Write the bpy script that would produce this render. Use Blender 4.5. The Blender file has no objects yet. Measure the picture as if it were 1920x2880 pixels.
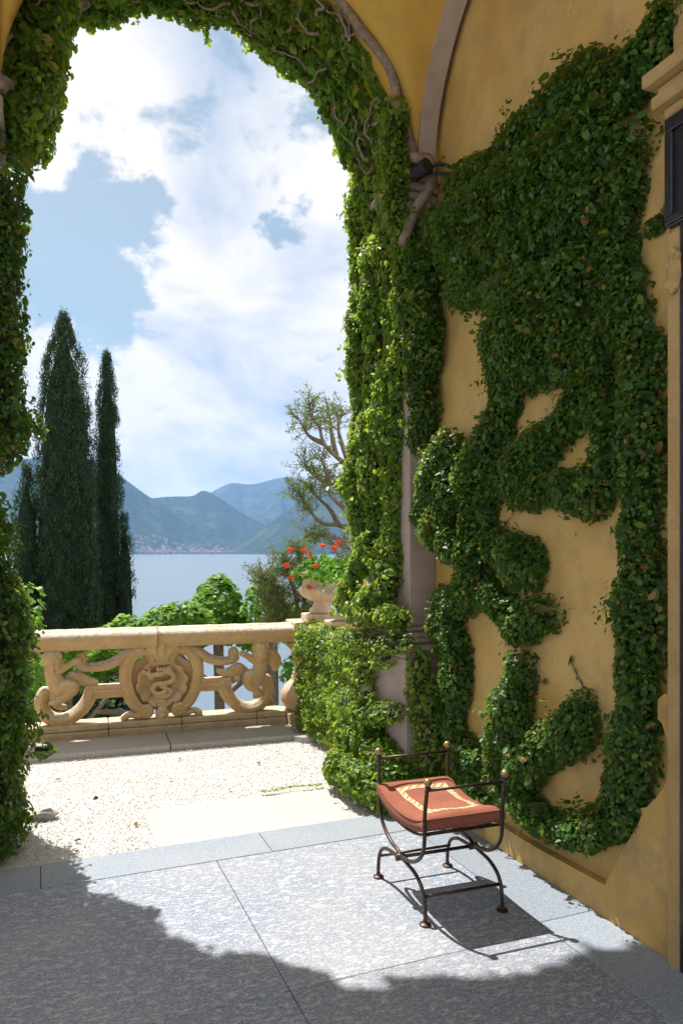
import bpy, bmesh, math, random
import numpy as np
from mathutils import Vector, Matrix
from mathutils.bvhtree import BVHTree

random.seed(7)
rng = np.random.default_rng(11)
SC = bpy.context.scene
COL = SC.collection
R = math.radians
PI = math.pi

# ------------------------------------------------------------------ camera
cam_d = bpy.data.cameras.new('camera')
cam = bpy.data.objects.new('camera', cam_d)
COL.objects.link(cam)
cam_d.sensor_fit = 'VERTICAL'
cam_d.sensor_height = 36.0
cam_d.lens = 26.0
cam_d.shift_y = 0.0365
cam_d.clip_start = 0.05
cam_d.clip_end = 40000
cam.location = (0, 0, 1.7)
cam.rotation_euler = (R(90), 0, R(-22.1))
SC.camera = cam
CAM = np.array([0, 0, 1.7])

# ------------------------------------------------------------------ sky and sun
SUN_DIR = Vector((-0.20, 0.505, 1.0)).normalized()
SUN_EL = math.asin(SUN_DIR.z)
SUN_AZ = math.atan2(SUN_DIR.x, SUN_DIR.y)


def mk_world():
    w = bpy.data.worlds.new('World')
    SC.world = w
    w.use_nodes = True
    nt = w.node_tree
    nt.nodes.clear()
    N = nt.nodes.new
    L = nt.links.new
    out = N('ShaderNodeOutputWorld')
    sky = N('ShaderNodeTexSky')
    sky.sky_type = 'NISHITA'
    sky.sun_disc = False
    sky.sun_elevation = SUN_EL
    sky.sun_rotation = SUN_AZ
    sky.altitude = 200
    sky.air_density = 1.0
    sky.dust_density = 1.5
    sky.ozone_density = 0.35
    b_sky = N('ShaderNodeBackground')
    b_sky.inputs[1].default_value = SKY_STRENGTH
    tint = N('ShaderNodeMix')
    tint.data_type = 'RGBA'
    tint.blend_type = 'MULTIPLY'
    tint.inputs[0].default_value = 1.0
    L(sky.outputs[0], tint.inputs[6])
    tint.inputs[7].default_value = (0.86, 1.0, 0.84, 1)
    L(tint.outputs[2], b_sky.inputs[0])
    tc = N('ShaderNodeTexCoord')
    sep = N('ShaderNodeSeparateXYZ')
    L(tc.outputs['Generated'], sep.inputs[0])

    def math_(op, a, b=None, c=None):
        n = N('ShaderNodeMath')
        n.operation = op
        for i, v in enumerate((a, b, c)):
            if v is None:
                continue
            if hasattr(v, 'links'):
                L(v, n.inputs[i])
            else:
                n.inputs[i].default_value = v
        return n.outputs[0]
    # clouds lie in a layer: direction projected on a plane overhead
    zc = math_('MAXIMUM', sep.outputs[2], 0.0)
    den = math_('ADD', zc, 0.42)
    px = math_('DIVIDE', sep.outputs[0], den)
    py = math_('DIVIDE', sep.outputs[1], den)
    com = N('ShaderNodeCombineXYZ')
    L(px, com.inputs[0])
    L(py, com.inputs[1])

    def noise(scale, detail, rough, off, dist=0.0):
        mp = N('ShaderNodeMapping')
        mp.inputs['Location'].default_value = off
        L(com.outputs[0], mp.inputs[0])
        n = N('ShaderNodeTexNoise')
        n.inputs['Scale'].default_value = scale
        n.inputs['Detail'].default_value = detail
        n.inputs['Roughness'].default_value = rough
        n.inputs['Distortion'].default_value = dist
        L(mp.outputs[0], n.inputs[0])
        return n.outputs[0]
    d1 = noise(2.6, 5, 0.55, (3.1, 1.7, 0), 0.1)
    d2 = noise(9.0, 9, 0.62, (1.3, 6.2, 3.0), 0.25)
    dens = math_('ADD', math_('MULTIPLY', d1, 0.45), math_('MULTIPLY', d2, 0.55))
    dens = math_('MULTIPLY_ADD', dens, 2.3, -0.65 + 0.245)
    nz = N('ShaderNodeTexNoise')
    nz.inputs['Scale'].default_value = 11.0
    nz.inputs['Detail'].default_value = 6
    nz.inputs['Roughness'].default_value = 0.6
    L(tc.outputs['Generated'], nz.inputs[0])
    wa = N('ShaderNodeVectorMath')
    wa.operation = 'MULTIPLY_ADD'
    L(nz.outputs['Color'], wa.inputs[0])
    wa.inputs[1].default_value = (0.17, 0.17, 0.17)
    wa.inputs[2].default_value = (-0.085, -0.085, -0.085)
    wb = N('ShaderNodeVectorMath')
    wb.operation = 'ADD'
    L(wa.outputs[0], wb.inputs[0])
    L(tc.outputs['Generated'], wb.inputs[1])
    warped = wb.outputs[0]
    # the gaps between the clouds that stand over the lake
    for (hx, hy, hz), rad, amt in CLOUD_GAPS:
        vm = N('ShaderNodeVectorMath')
        vm.operation = 'DISTANCE'
        L(warped, vm.inputs[0])
        vm.inputs[1].default_value = (hx, hy, hz)
        mr = N('ShaderNodeMapRange')
        mr.interpolation_type = 'SMOOTHSTEP'
        mr.inputs[1].default_value = 0.0
        mr.inputs[2].default_value = rad * 1.05
        mr.inputs[3].default_value = amt
        mr.inputs[4].default_value = 0.0
        L(vm.outputs['Value'], mr.inputs[0])
        dens = math_('SUBTRACT', dens, mr.outputs[0])
    mask = N('ShaderNodeMapRange')
    mask.interpolation_type = 'SMOOTHSTEP'
    mask.inputs[1].default_value = 0.39
    mask.inputs[2].default_value = 0.60
    L(dens, mask.inputs[0])
    shade = noise(2.6, 6, 0.55, (9.3, 4.2, 2.0), 0.3)
    # the grey underside of the big cumulus low over the far shore
    gd = N('ShaderNodeVectorMath')
    gd.operation = 'DISTANCE'
    L(warped, gd.inputs[0])
    gd.inputs[1].default_value = (0.285, 0.945, 0.165)
    gm = N('ShaderNodeMapRange')
    gm.interpolation_type = 'SMOOTHSTEP'
    gm.inputs[1].default_value = 0.0
    gm.inputs[2].default_value = 0.17
    gm.inputs[3].default_value = 0.15
    gm.inputs[4].default_value = 0.0
    L(gd.outputs['Value'], gm.inputs[0])
    shade = math_('SUBTRACT', shade, gm.outputs[0])
    ramp = N('ShaderNodeValToRGB')
    ramp.color_ramp.elements[0].position = 0.34
    ramp.color_ramp.elements[0].color = (0.50, 0.58, 0.68, 1)
    ramp.color_ramp.elements[1].position = 0.53
    ramp.color_ramp.elements[1].color = (1.0, 0.94, 0.86, 1)
    L(shade, ramp.inputs[0])
    b_cl = N('ShaderNodeBackground')
    b_cl.inputs[1].default_value = CLOUD_STRENGTH
    L(ramp.outputs[0], b_cl.inputs[0])
    # blue of the gaps is milky: thin veil over the clear sky
    veil = math_('MULTIPLY_ADD', mask.outputs[0], 0.80, 0.20)
    mix = N('ShaderNodeMixShader')
    L(veil, mix.inputs[0])
    L(b_sky.outputs[0], mix.inputs[1])
    L(b_cl.outputs[0], mix.inputs[2])
    L(mix.outputs[0], out.inputs[0])


SKY_STRENGTH = 0.046
CLOUD_STRENGTH = 0.43
CLOUD_GAPS = [((0.051, 0.937, 0.346), 0.15, 0.36), ((0.120, 0.956, 0.269), 0.095, 0.30),
              ((0.030, 0.925, 0.38), 0.10, 0.32), ((0.287, 0.869, 0.404), 0.042, 0.28), ((0.262, 0.877, 0.398), 0.036, 0.26),
                            ((0.296, 0.847, 0.441), 0.036, 0.26), ((0.017, 0.955, 0.295), 0.10, 0.30),
              ((0.343, 0.822, 0.454), 0.035, 0.26), ((0.098, 0.899, 0.426), 0.05, 0.22)]
mk_world()
sun_d = bpy.data.lights.new('sun', 'SUN')
sun_d.energy = 3.25
sun_d.angle = R(0.55)
sun_d.color = (1.0, 0.955, 0.895)
sun = bpy.data.objects.new('sun', sun_d)
COL.objects.link(sun)
sun.rotation_euler = (-SUN_DIR).to_track_quat('-Z', 'Y').to_euler()
SC.view_settings.view_transform = 'Standard'
SC.view_settings.look = 'None'
SC.view_settings.gamma = 1.0
SC.view_settings.use_curve_mapping = False
SC.view_settings.exposure = 1.38
SC.cycles.max_bounces = 10
SC.cycles.diffuse_bounces = 6
SC.cycles.transmission_bounces = 4
SC.cycles.volume_bounces = 1
SC.cycles.use_denoising = True
SC.cycles.caustics_reflective = False
SC.cycles.caustics_refractive = False


# ------------------------------------------------------------------ materials
class NT:
    def __init__(self, name):
        self.m = bpy.data.materials.new(name)
        self.m.use_nodes = True
        self.t = self.m.node_tree
        self.t.nodes.clear()
        self.out = self.n('ShaderNodeOutputMaterial')
        self.tc = self.n('ShaderNodeTexCoord')

    def n(self, typ, **kw):
        nd = self.t.nodes.new(typ)
        for k, v in kw.items():
            setattr(nd, k, v)
        return nd

    def l(self, a, b):
        self.t.links.new(a, b)

    def set(self, sock, v):
        if hasattr(v, 'links'):
            self.l(v, sock)
        else:
            if isinstance(v, tuple) and len(v) == 3 and sock.type == 'RGBA':
                v = v + (1,)
            sock.default_value = v

    def noise(self, scale, detail=4, rough=0.55, vec=None, dist=0.0, stretch=None, rot=None):
        v = vec or self.tc.outputs['Object']
        if stretch or rot:
            mp = self.n('ShaderNodeMapping')
            if stretch:
                mp.inputs['Scale'].default_value = stretch
            if rot:
                mp.inputs['Rotation'].default_value = rot
            self.l(v, mp.inputs[0])
            v = mp.outputs[0]
        t = self.n('ShaderNodeTexNoise')
        t.inputs['Scale'].default_value = scale
        t.inputs['Detail'].default_value = detail
        t.inputs['Roughness'].default_value = rough
        t.inputs['Distortion'].default_value = dist
        self.l(v, t.inputs[0])
        return t.outputs[0]

    def ramp(self, fac, stops, interp='LINEAR'):
        r = self.n('ShaderNodeValToRGB')
        r.color_ramp.interpolation = interp
        el = r.color_ramp.elements
        while len(el) < len(stops):
            el.new(0.5)
        for e, (p, c) in zip(el, stops):
            e.position = p
            if not isinstance(c, tuple):
                c = (c, c, c)
            e.color = c + (1,)
        self.l(fac, r.inputs[0])
        return r.outputs[0]

    def mix(self, fac, a, b, mode='MIX'):
        m = self.n('ShaderNodeMix', data_type='RGBA', blend_type=mode)
        self.set(m.inputs[0], fac)
        self.set(m.inputs[6], a)
        self.set(m.inputs[7], b)
        return m.outputs[2]

    def math(self, op, a, b=0.0):
        m = self.n('ShaderNodeMath', operation=op)
        self.set(m.inputs[0], a)
        self.set(m.inputs[1], b)
        return m.outputs[0]

    def bump(self, h, strength=0.3, dist=0.01, normal=None):
        b = self.n('ShaderNodeBump')
        b.inputs['Strength'].default_value = strength
        b.inputs['Distance'].default_value = dist
        self.l(h, b.inputs['Height'])
        if normal:
            self.l(normal, b.inputs['Normal'])
        return b.outputs[0]

    def bsdf(self, color, rough=0.8, normal=None, spec=0.3, metal=0.0):
        p = self.n('ShaderNodeBsdfPrincipled')
        self.set(p.inputs['Base Color'], color)
        self.set(p.inputs['Roughness'], rough)
        p.inputs['Specular IOR Level'].default_value = spec
        p.inputs['Metallic'].default_value = metal
        if normal:
            self.l(normal, p.inputs['Normal'])
        self.l(p.outputs[0], self.out.inputs[0])
        return p


M = {}


def mat_plaster(name, c1, c2, c3, pits=0.6):
    t = NT(name)
    g = t.n('ShaderNodeNewGeometry')
    pos = g.outputs['Position']
    a = t.noise(1.3, 6, 0.6, pos)
    b = t.noise(6.0, 6, 0.65, pos)
    st = t.noise(3.0, 5, 0.6, pos, stretch=(1, 1, 0.18))
    col = t.mix(t.ramp(a, [(0.40, 0.0), (0.60, 1.0)]), c1, c2)
    col = t.mix(t.math('MULTIPLY', t.ramp(b, [(0.48, 0.0), (0.66, 1.0)]), 0.65), col, c3)
    col = t.mix(t.math('MULTIPLY', t.ramp(st, [(0.52, 0.0), (0.72, 1.0)]), 0.35), col, tuple(x * 0.62 for x in c3))
    sp = t.noise(38, 2, 0.5, pos, stretch=(1, 1, 0.45))
    spots = t.ramp(sp, [(0.735, 0.0), (0.765, 1.0)])
    col = t.mix(t.math('MULTIPLY', spots, pits), col, (0.05, 0.035, 0.02))
    bm = t.bump(t.noise(26, 8, 0.7, pos), 0.25, 0.012)
    t.bsdf(col, 0.9, bm, 0.15)
    return t.m


M['plaster'] = mat_plaster('ochre_plaster', (0.51, 0.325, 0.095), (0.60, 0.41, 0.150), (0.42, 0.295, 0.14))
M['vault'] = mat_plaster('yellow_vault_plaster', (0.50, 0.30, 0.055), (0.56, 0.35, 0.075), (0.50, 0.32, 0.09), 0.45)
M['rib'] = mat_plaster('grey_rib_plaster', (0.36, 0.29, 0.24), (0.42, 0.34, 0.28), (0.32, 0.25, 0.20), 0.2)
M['oldplaster'] = mat_plaster('weathered_ochre_plaster', (0.46, 0.285, 0.085), (0.58, 0.39, 0.14), (0.33, 0.23, 0.12), 0.4)
M['pierstone'] = mat_plaster('grey_pink_stucco', (0.38, 0.295, 0.245), (0.46, 0.36, 0.295), (0.30, 0.235, 0.20), 0.2)


def mat_stone(name, c1, c2, dirt, lichen=0.4, bumpd=0.012):
    t = NT(name)
    g = t.n('ShaderNodeNewGeometry')
    pos = g.outputs['Position']
    sepn = t.n('ShaderNodeSeparateXYZ')
    t.l(g.outputs['Normal'], sepn.inputs[0])
    up = t.ramp(sepn.outputs[2], [(0.15, 0.0), (0.75, 1.0)])
    a = t.noise(5, 6, 0.62, pos)
    col = t.mix(t.ramp(a, [(0.35, 0.0), (0.65, 1.0)]), c1, c2)
    b = t.noise(24, 6, 0.7, pos)
    col = t.mix(t.math('MULTIPLY', t.ramp(b, [(0.52, 0.0), (0.68, 1.0)]), 0.55), col, dirt)
    # weathering settles on the faces that look up
    lf = t.math('MULTIPLY', up, t.ramp(t.noise(30, 5, 0.7, pos), [(0.40, 0.0), (0.55, 1.0)]))
    col = t.mix(t.math('MULTIPLY', lf, lichen), col, (0.62, 0.58, 0.51))
    dk = t.ramp(t.noise(55, 4, 0.6, pos), [(0.63, 0.0), (0.70, 1.0)])
    col = t.mix(t.math('MULTIPLY', t.math('MULTIPLY', dk, up), lichen), col, (0.10, 0.085, 0.06))
    bm = t.bump(t.noise(60, 8, 0.75, pos), 0.45, bumpd)
    t.bsdf(col, 0.88, bm, 0.2)
    return t.m


M['balu'] = mat_stone('warm_carved_stone', (0.49, 0.315, 0.135), (0.57, 0.39, 0.19), (0.34, 0.23, 0.115), 0.95)
M['plinth'] = mat_stone('mossy_plinth_stone', (0.44, 0.33, 0.18), (0.54, 0.41, 0.24), (0.22, 0.18, 0.10), 0.6)
M['urn'] = mat_stone('weathered_urn_stone', (0.62, 0.44, 0.25), (0.66, 0.50, 0.32), (0.36, 0.27, 0.18), 0.9)
M['door_stone'] = mat_stone('door_surround_stone', (0.40, 0.265, 0.10), (0.47, 0.33, 0.145), (0.32, 0.225, 0.11), 0.2)
M['grey_stone'] = mat_stone('grey_block_stone', (0.30, 0.27, 0.24), (0.38, 0.34, 0.30), (0.2, 0.18, 0.16), 0.5)


def mat_granite(name, base, fleck, dark, fl_amt=0.85, fleck_scale=19):
    t = NT(name)
    g = t.n('ShaderNodeNewGeometry')
    pos = g.outputs['Position']
    oi = t.n('ShaderNodeObjectInfo')
    fine = t.noise(105, 4, 0.8, pos)
    col = t.mix(t.ramp(fine, [(0.40, 0.0), (0.58, 1.0)]), dark, base)
    f1 = t.noise(fleck_scale, 2.5, 0.5, pos, 0.8, stretch=(1.0, 2.3, 1), rot=(0, 0, R(30)))
    f2 = t.noise(fleck_scale * 2.4, 3, 0.6, pos, 0.4, stretch=(1.0, 1.7, 1), rot=(0, 0, R(18)))
    m1 = t.ramp(f1, [(0.54, 0.0), (0.63, 1.0)])
    m2 = t.ramp(f2, [(0.55, 0.0), (0.60, 1.0)])
    mm = t.math('MAXIMUM', m1, t.math('MULTIPLY', m2, 0.8))
    gr = t.ramp(t.noise(130, 3, 0.8, pos), [(0.42, 0.05), (0.56, 1.0)])
    col = t.mix(t.math('MULTIPLY', t.math('MULTIPLY', mm, gr), fl_amt), col, fleck)
    big = t.noise(1.1, 5, 0.6, pos)
    col = t.mix(t.math('MULTIPLY', t.ramp(big, [(0.45, 0.0), (0.7, 1.0)]), 0.28), col, (0.46, 0.42, 0.36))
    v = t.math('MULTIPLY_ADD', oi.outputs['Random'], 0.12)
    v.node.inputs[2].default_value = 0.94
    col = t.mix(1.0, col, v, 'MULTIPLY')
    bm = t.bump(fine, 0.15, 0.004)
    t.bsdf(col, 0.62, bm, 0.35)
    return t.m


M['slab'] = mat_granite('speckled_granite', (0.285, 0.32, 0.375), (0.56, 0.545, 0.545), (0.125, 0.15, 0.195))
M['border'] = mat_granite('fine_grey_granite', (0.29, 0.33, 0.38), (0.40, 0.42, 0.45), (0.16, 0.19, 0.23), 0.35, 22)
M['sill'] = mat_granite('dusty_pale_slab', (0.49, 0.475, 0.45), (0.64, 0.625, 0.60), (0.32, 0.31, 0.29), 0.8)
M['kerb'] = mat_granite('kerb_granite', (0.40, 0.375, 0.35), (0.47, 0.44, 0.41), (0.25, 0.23, 0.21), 0.4)


def simple(name, col, rough=0.7, metal=0.0, spec=0.3, var=None, scale=40, bump=0.0):
    t = NT(name)
    g = t.n('ShaderNodeNewGeometry')
    c = col
    nrm = None
    n = t.noise(scale, 5, 0.6, g.outputs['Position'])
    if var:
        c = t.mix(t.ramp(n, [(0.4, 0.0), (0.62, 1.0)]), col, var)
    if bump:
        nrm = t.bump(n, bump, 0.006)
    t.bsdf(c, rough, nrm, spec, metal)
    return t.m


M['mortar'] = simple('dark_joint_mortar', (0.07, 0.065, 0.055), 0.95)
M['gravel_bed'] = simple('gravel_bed', (0.50, 0.48, 0.45), 0.95, var=(0.69, 0.675, 0.65), scale=120, bump=0.8)
t = NT('pale_gravel')
g = t.n('ShaderNodeNewGeometry')
c = t.ramp(g.outputs['Random Per Island'], [(0.0, (0.50, 0.45, 0.39)), (0.2, (0.68, 0.65, 0.60)), (1.0, (0.80, 0.785, 0.75))])
t.bsdf(c, 0.9, None, 0.2)
M['gravel'] = t.m
M['iron'] = simple('brown_black_wrought_iron', (0.055, 0.036, 0.030), 0.42, 0.75, 0.5, var=(0.10, 0.065, 0.045), scale=90, bump=0.2)
M['brass'] = simple('aged_brass', (0.42, 0.29, 0.11), 0.34, 0.55, 0.5, var=(0.30, 0.20, 0.08), scale=60, bump=0.15)
M['darkwood'] = simple('near_black_painted_wood', (0.012, 0.012, 0.018), 0.3, 0, 0.5, var=(0.02, 0.02, 0.03))
M['black'] = simple('black_lamp_metal', (0.012, 0.012, 0.013), 0.5, 0.2, 0.4)
M['switch'] = simple('bronze_switch_plate', (0.16, 0.09, 0.06), 0.5, 0.4, 0.4)
M['white'] = simple('white_plastic', (0.75, 0.75, 0.72), 0.5)
M['zip'] = simple('dark_zip_teeth', (0.05, 0.05, 0.06), 0.4, 0.4, 0.4)

t = NT('rust_linen')
g = t.n('ShaderNodeNewGeometry')
ob = t.tc.outputs['Object']
w1 = t.noise(90, 3, 0.6, ob, stretch=(1, 8, 1))
w2 = t.noise(90, 3, 0.6, ob, stretch=(8, 1, 1))
wv = t.math('ADD', t.math('MULTIPLY', w1, 0.5), t.math('MULTIPLY', w2, 0.5))
c = t.mix(t.ramp(wv, [(0.40, 0.0), (0.60, 1.0)]), (0.235, 0.080, 0.050), (0.315, 0.120, 0.076))
c = t.mix(t.math('MULTIPLY', t.ramp(t.noise(7, 4, 0.6, ob), [(0.45, 0.0), (0.7, 1.0)]), 0.4), c, (0.37, 0.145, 0.09))
t.bsdf(c, 0.92, t.bump(wv, 0.5, 0.004), 0.1)
M['linen'] = t.m
M['cream'] = simple('cream_braid', (0.64, 0.54, 0.36), 0.85, var=(0.56, 0.46, 0.29), scale=300)
M['ochre_thread'] = simple('ochre_wave_thread', (0.50, 0.22, 0.05), 0.85)

t = NT('vine_bark')
g = t.n('ShaderNodeNewGeometry')
n1 = t.noise(18, 6, 0.7, g.outputs['Position'])
c = t.ramp(n1, [(0.3, (0.13, 0.095, 0.07)), (0.6, (0.27, 0.21, 0.16)), (0.8, (0.36, 0.30, 0.24))])
t.bsdf(c, 0.9, t.bump(n1, 0.6, 0.01), 0.15)
M['bark'] = t.m
M['bark_dark'] = simple('dark_tree_bark', (0.15, 0.11, 0.08), 0.95, var=(0.26, 0.20, 0.15), scale=14, bump=0.8)
M['darkgreen'] = simple('deep_green_shade_core', (0.012, 0.022, 0.012), 0.95, var=(0.022, 0.036, 0.018), scale=9)  # near-black green filler for cypress crowns, inner shade put into the colour
M['core_shade'] = simple('brown_green_shade_core', (0.022, 0.034, 0.012), 0.95, var=(0.045, 0.042, 0.02), scale=45, bump=0.8)  # dark filler under the ivy leaves, inner shadow put into the colour


def mat_leaf(name, stops, trans=0.3, gloss=0.38, spec=0.45, tcol=(0.30, 0.48, 0.05)):
    t = NT(name)
    g = t.n('ShaderNodeNewGeometry')
    oi = t.n('ShaderNodeObjectInfo')
    f = t.math('FRACT', t.math('ADD', g.outputs['Random Per Island'], oi.outputs['Random']))
    big = t.noise(3.0, 3, 0.5, g.outputs['Position'])
    f2 = t.math('ADD', f, t.math('MULTIPLY', t.math('SUBTRACT', big, 0.5), 0.35))
    f2.node.use_clamp = True
    c = t.ramp(f2, stops)
    p = t.n('ShaderNodeBsdfPrincipled')
    t.l(c, p.inputs['Base Color'])
    p.inputs['Roughness'].default_value = gloss
    p.inputs['Specular IOR Level'].default_value = spec
    tr = t.n('ShaderNodeBsdfTranslucent')
    t.l(t.mix(0.6, c, tcol), tr.inputs[0])
    mx = t.n('ShaderNodeMixShader')
    mx.inputs[0].default_value = trans
    t.l(p.outputs[0], mx.inputs[1])
    t.l(tr.outputs[0], mx.inputs[2])
    t.l(mx.outputs[0], t.out.inputs[0])
    return t.m


IVY = [(0.0, (0.020, 0.058, 0.014)), (0.45, (0.044, 0.112, 0.023)), (0.72, (0.070, 0.155, 0.031)),
       (0.90, (0.10, 0.19, 0.030)), (0.955, (0.17, 0.25, 0.035)), (0.975, (0.30, 0.17, 0.045)), (1.0, (0.22, 0.10, 0.04))]
M['ivy'] = mat_leaf('ivy_leaf', IVY, 0.34, 0.42, 0.28, (0.46, 0.66, 0.05))
IVY2 = [(0.0, (0.030, 0.085, 0.016)), (0.40, (0.075, 0.165, 0.026)), (0.72, (0.15, 0.26, 0.032)),
        (0.92, (0.25, 0.35, 0.04)), (0.975, (0.32, 0.34, 0.05)), (1.0, (0.42, 0.22, 0.05))]
M['ivy_lit'] = mat_leaf('lit_ivy_leaf', IVY2, 0.47, 0.40, 0.35, (0.60, 0.78, 0.06))  # lighter copy of the ivy leaf, sunlit brightness put into the colour
M['plane'] = mat_leaf('plane_tree_leaf', [(0.0, (0.055, 0.15, 0.022)), (0.5, (0.11, 0.25, 0.028)), (0.85, (0.20, 0.36, 0.038)),
                                          (1.0, (0.28, 0.42, 0.05))], 0.45, 0.5, 0.3, (0.42, 0.68, 0.06))
M['cypress'] = mat_leaf('cypress_spray', [(0.0, (0.020, 0.045, 0.022)), (0.6, (0.036, 0.075, 0.032)), (0.9, (0.06, 0.10, 0.036)),
                                          (1.0, (0.09, 0.11, 0.04))], 0.10, 0.7, 0.15, (0.08, 0.16, 0.04))
M['conifer'] = mat_leaf('juniper_tuft', [(0.0, (0.08, 0.14, 0.04)), (0.5, (0.15, 0.22, 0.055)), (0.85, (0.24, 0.29, 0.07)),
                                         (1.0, (0.25, 0.20, 0.09))], 0.32, 0.7, 0.15, (0.28, 0.36, 0.08))
M['geranium'] = mat_leaf('geranium_leaf', [(0.0, (0.05, 0.16, 0.02)), (0.6, (0.10, 0.25, 0.025)), (1.0, (0.17, 0.34, 0.04))],
                         0.35, 0.5, 0.25, (0.3, 0.6, 0.05))
M['petal'] = mat_leaf('red_orange_petal', [(0.0, (0.60, 0.06, 0.015)), (0.6, (0.76, 0.10, 0.02)), (1.0, (0.80, 0.19, 0.06))],
                      0.3, 0.6, 0.1, (0.8, 0.08, 0.02))
M['stemgreen'] = simple('thin_green_stem', (0.14, 0.22, 0.05), 0.7)

t = NT('lake_water')
g = t.n('ShaderNodeNewGeometry')
w1 = t.noise(0.55, 4, 0.6, g.outputs['Position'], stretch=(0.55, 1.3, 1), rot=(0, 0, R(-15)))
w2 = t.noise(0.035, 4, 0.6, g.outputs['Position'], stretch=(0.5, 1.6, 1), rot=(0, 0, R(-10)))
h = t.math('ADD', t.math('MULTIPLY', w1, 0.35), t.math('MULTIPLY', w2, 1.6))
p = t.bsdf((0.11, 0.155, 0.20), 0.32, t.bump(h, 0.8, 0.9), 0.5)
p.inputs['IOR'].default_value = 1.333
M['lake'] = t.m

t = NT('forested_slope')
g = t.n('ShaderNodeNewGeometry')
a = t.noise(0.0045, 7, 0.62, g.outputs['Position'])
b = t.noise(0.03, 6, 0.7, g.outputs['Position'])
c = t.mix(t.ramp(b, [(0.36, 0.0), (0.62, 1.0)]), (0.020, 0.040, 0.026), (0.054, 0.088, 0.044))
c = t.mix(t.math('MULTIPLY', t.ramp(a, [(0.50, 0.0), (0.66, 1.0)]), 0.75), c, (0.10, 0.135, 0.065))
t.bsdf(c, 0.95, t.bump(b, 0.9, 30), 0.05)
M['hill'] = t.m
t = NT('garden_soil')
g = t.n('ShaderNodeNewGeometry')
b = t.noise(1.5, 6, 0.7, g.outputs['Position'])
t.bsdf(t.mix(t.ramp(b, [(0.4, 0.0), (0.6, 1.0)]), (0.04, 0.055, 0.02), (0.09, 0.11, 0.035)), 0.95, t.bump(b, 0.7, 0.15), 0.1)
M['soil'] = t.m
M['house_wall'] = simple('pale_house_walls', (0.40, 0.37, 0.33), 0.9, var=(0.46, 0.43, 0.39), scale=0.05)
M['house_roof'] = simple('terracotta_roof', (0.16, 0.125, 0.105), 0.9, var=(0.20, 0.15, 0.125), scale=0.05)


# ------------------------------------------------------------------ helpers
def props(o, label=None, cat=None, group=None, kind=None):
    if label:
        o['label'] = label
    if cat:
        o['category'] = cat
    if group:
        o['group'] = group
    if kind:
        o['kind'] = kind
    return o


def empty(name, label, cat, loc=(0, 0, 0), group=None, rz=0):
    o = bpy.data.objects.new(name, None)
    o.empty_display_size = 0.1
    o.location = loc
    o.rotation_euler = (0, 0, rz)
    COL.objects.link(o)
    return props(o, label, cat, group)


def link(name, me, mat=None, parent=None, smooth=False):
    if mat is not None:
        me.materials.clear()
        for m_ in (mat if isinstance(mat, (list, tuple)) else [mat]):
            me.materials.append(M[m_] if isinstance(m_, str) else m_)
    o = bpy.data.objects.new(name, me)
    COL.objects.link(o)
    if parent is not None:
        o.parent = parent
        # parts are modelled in world space: cancel the parent's placement
        if getattr(parent, 'type', '') == 'EMPTY' and parent.location.length > 0 and not parent.get('_local'):
            o.matrix_parent_inverse = pinv(parent)
    if smooth:
        me.polygons.foreach_set('use_smooth', [True] * len(me.polygons))
    return o


def pinv(p):
    m = Matrix.Translation(p.location) @ Matrix.Rotation(p.rotation_euler.z, 4, 'Z')
    return m.inverted()


def from_bm(bm, name='mesh'):
    me = bpy.data.meshes.new(name)
    bm.normal_update()
    bm.to_mesh(me)
    bm.free()
    return me


def mesh_np(name, V, F):
    """V (n,3), F (m,k) all faces the same size"""
    me = bpy.data.meshes.new(name)
    V = np.ascontiguousarray(V, dtype=np.float32)
    F = np.ascontiguousarray(F, dtype=np.int32)
    m, k = F.shape
    me.vertices.add(len(V))
    me.vertices.foreach_set('co', V.ravel())
    me.loops.add(m * k)
    me.loops.foreach_set('vertex_index', F.ravel())
    me.polygons.add(m)
    me.polygons.foreach_set('loop_start', np.arange(0, m * k, k, dtype=np.int32))
    me.update(calc_edges=True)
    return me


def box_bm(bm, x0, x1, y0, y1, z0, z1, bev=0.0):
    r = bmesh.ops.create_cube(bm, size=1)
    vs = r['verts']
    for v in vs:
        v.co = Vector(((x0 + x1) / 2 + v.co.x * (x1 - x0), (y0 + y1) / 2 + v.co.y * (y1 - y0), (z0 + z1) / 2 + v.co.z * (z1 - z0)))
    if bev:
        es = list({e for v in vs for e in v.link_edges})
        bmesh.ops.bevel(bm, geom=es, offset=bev, segments=1, affect='EDGES', profile=0.5)
    return vs


def box(name, dims, mat, parent=None, bev=0.0):
    bm = bmesh.new()
    box_bm(bm, *dims, bev=bev)
    return link(name, from_bm(bm, name), mat, parent)


def smooth_path(pts, n=6):
    P = [np.array(p, float) for p in pts]
    if len(P) < 3:
        return P
    out = []
    for i in range(len(P) - 1):
        p0 = P[max(i - 1, 0)]
        p1, p2 = P[i], P[i + 1]
        p3 = P[min(i + 2, len(P) - 1)]
        for k in range(n):
            s = k / n
            out.append(0.5 * ((2 * p1) + (-p0 + p2) * s + (2 * p0 - 5 * p1 + 4 * p2 - p3) * s * s + (-p0 + 3 * p1 - 3 * p2 + p3) * s ** 3))
    out.append(P[-1])
    return out


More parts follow.
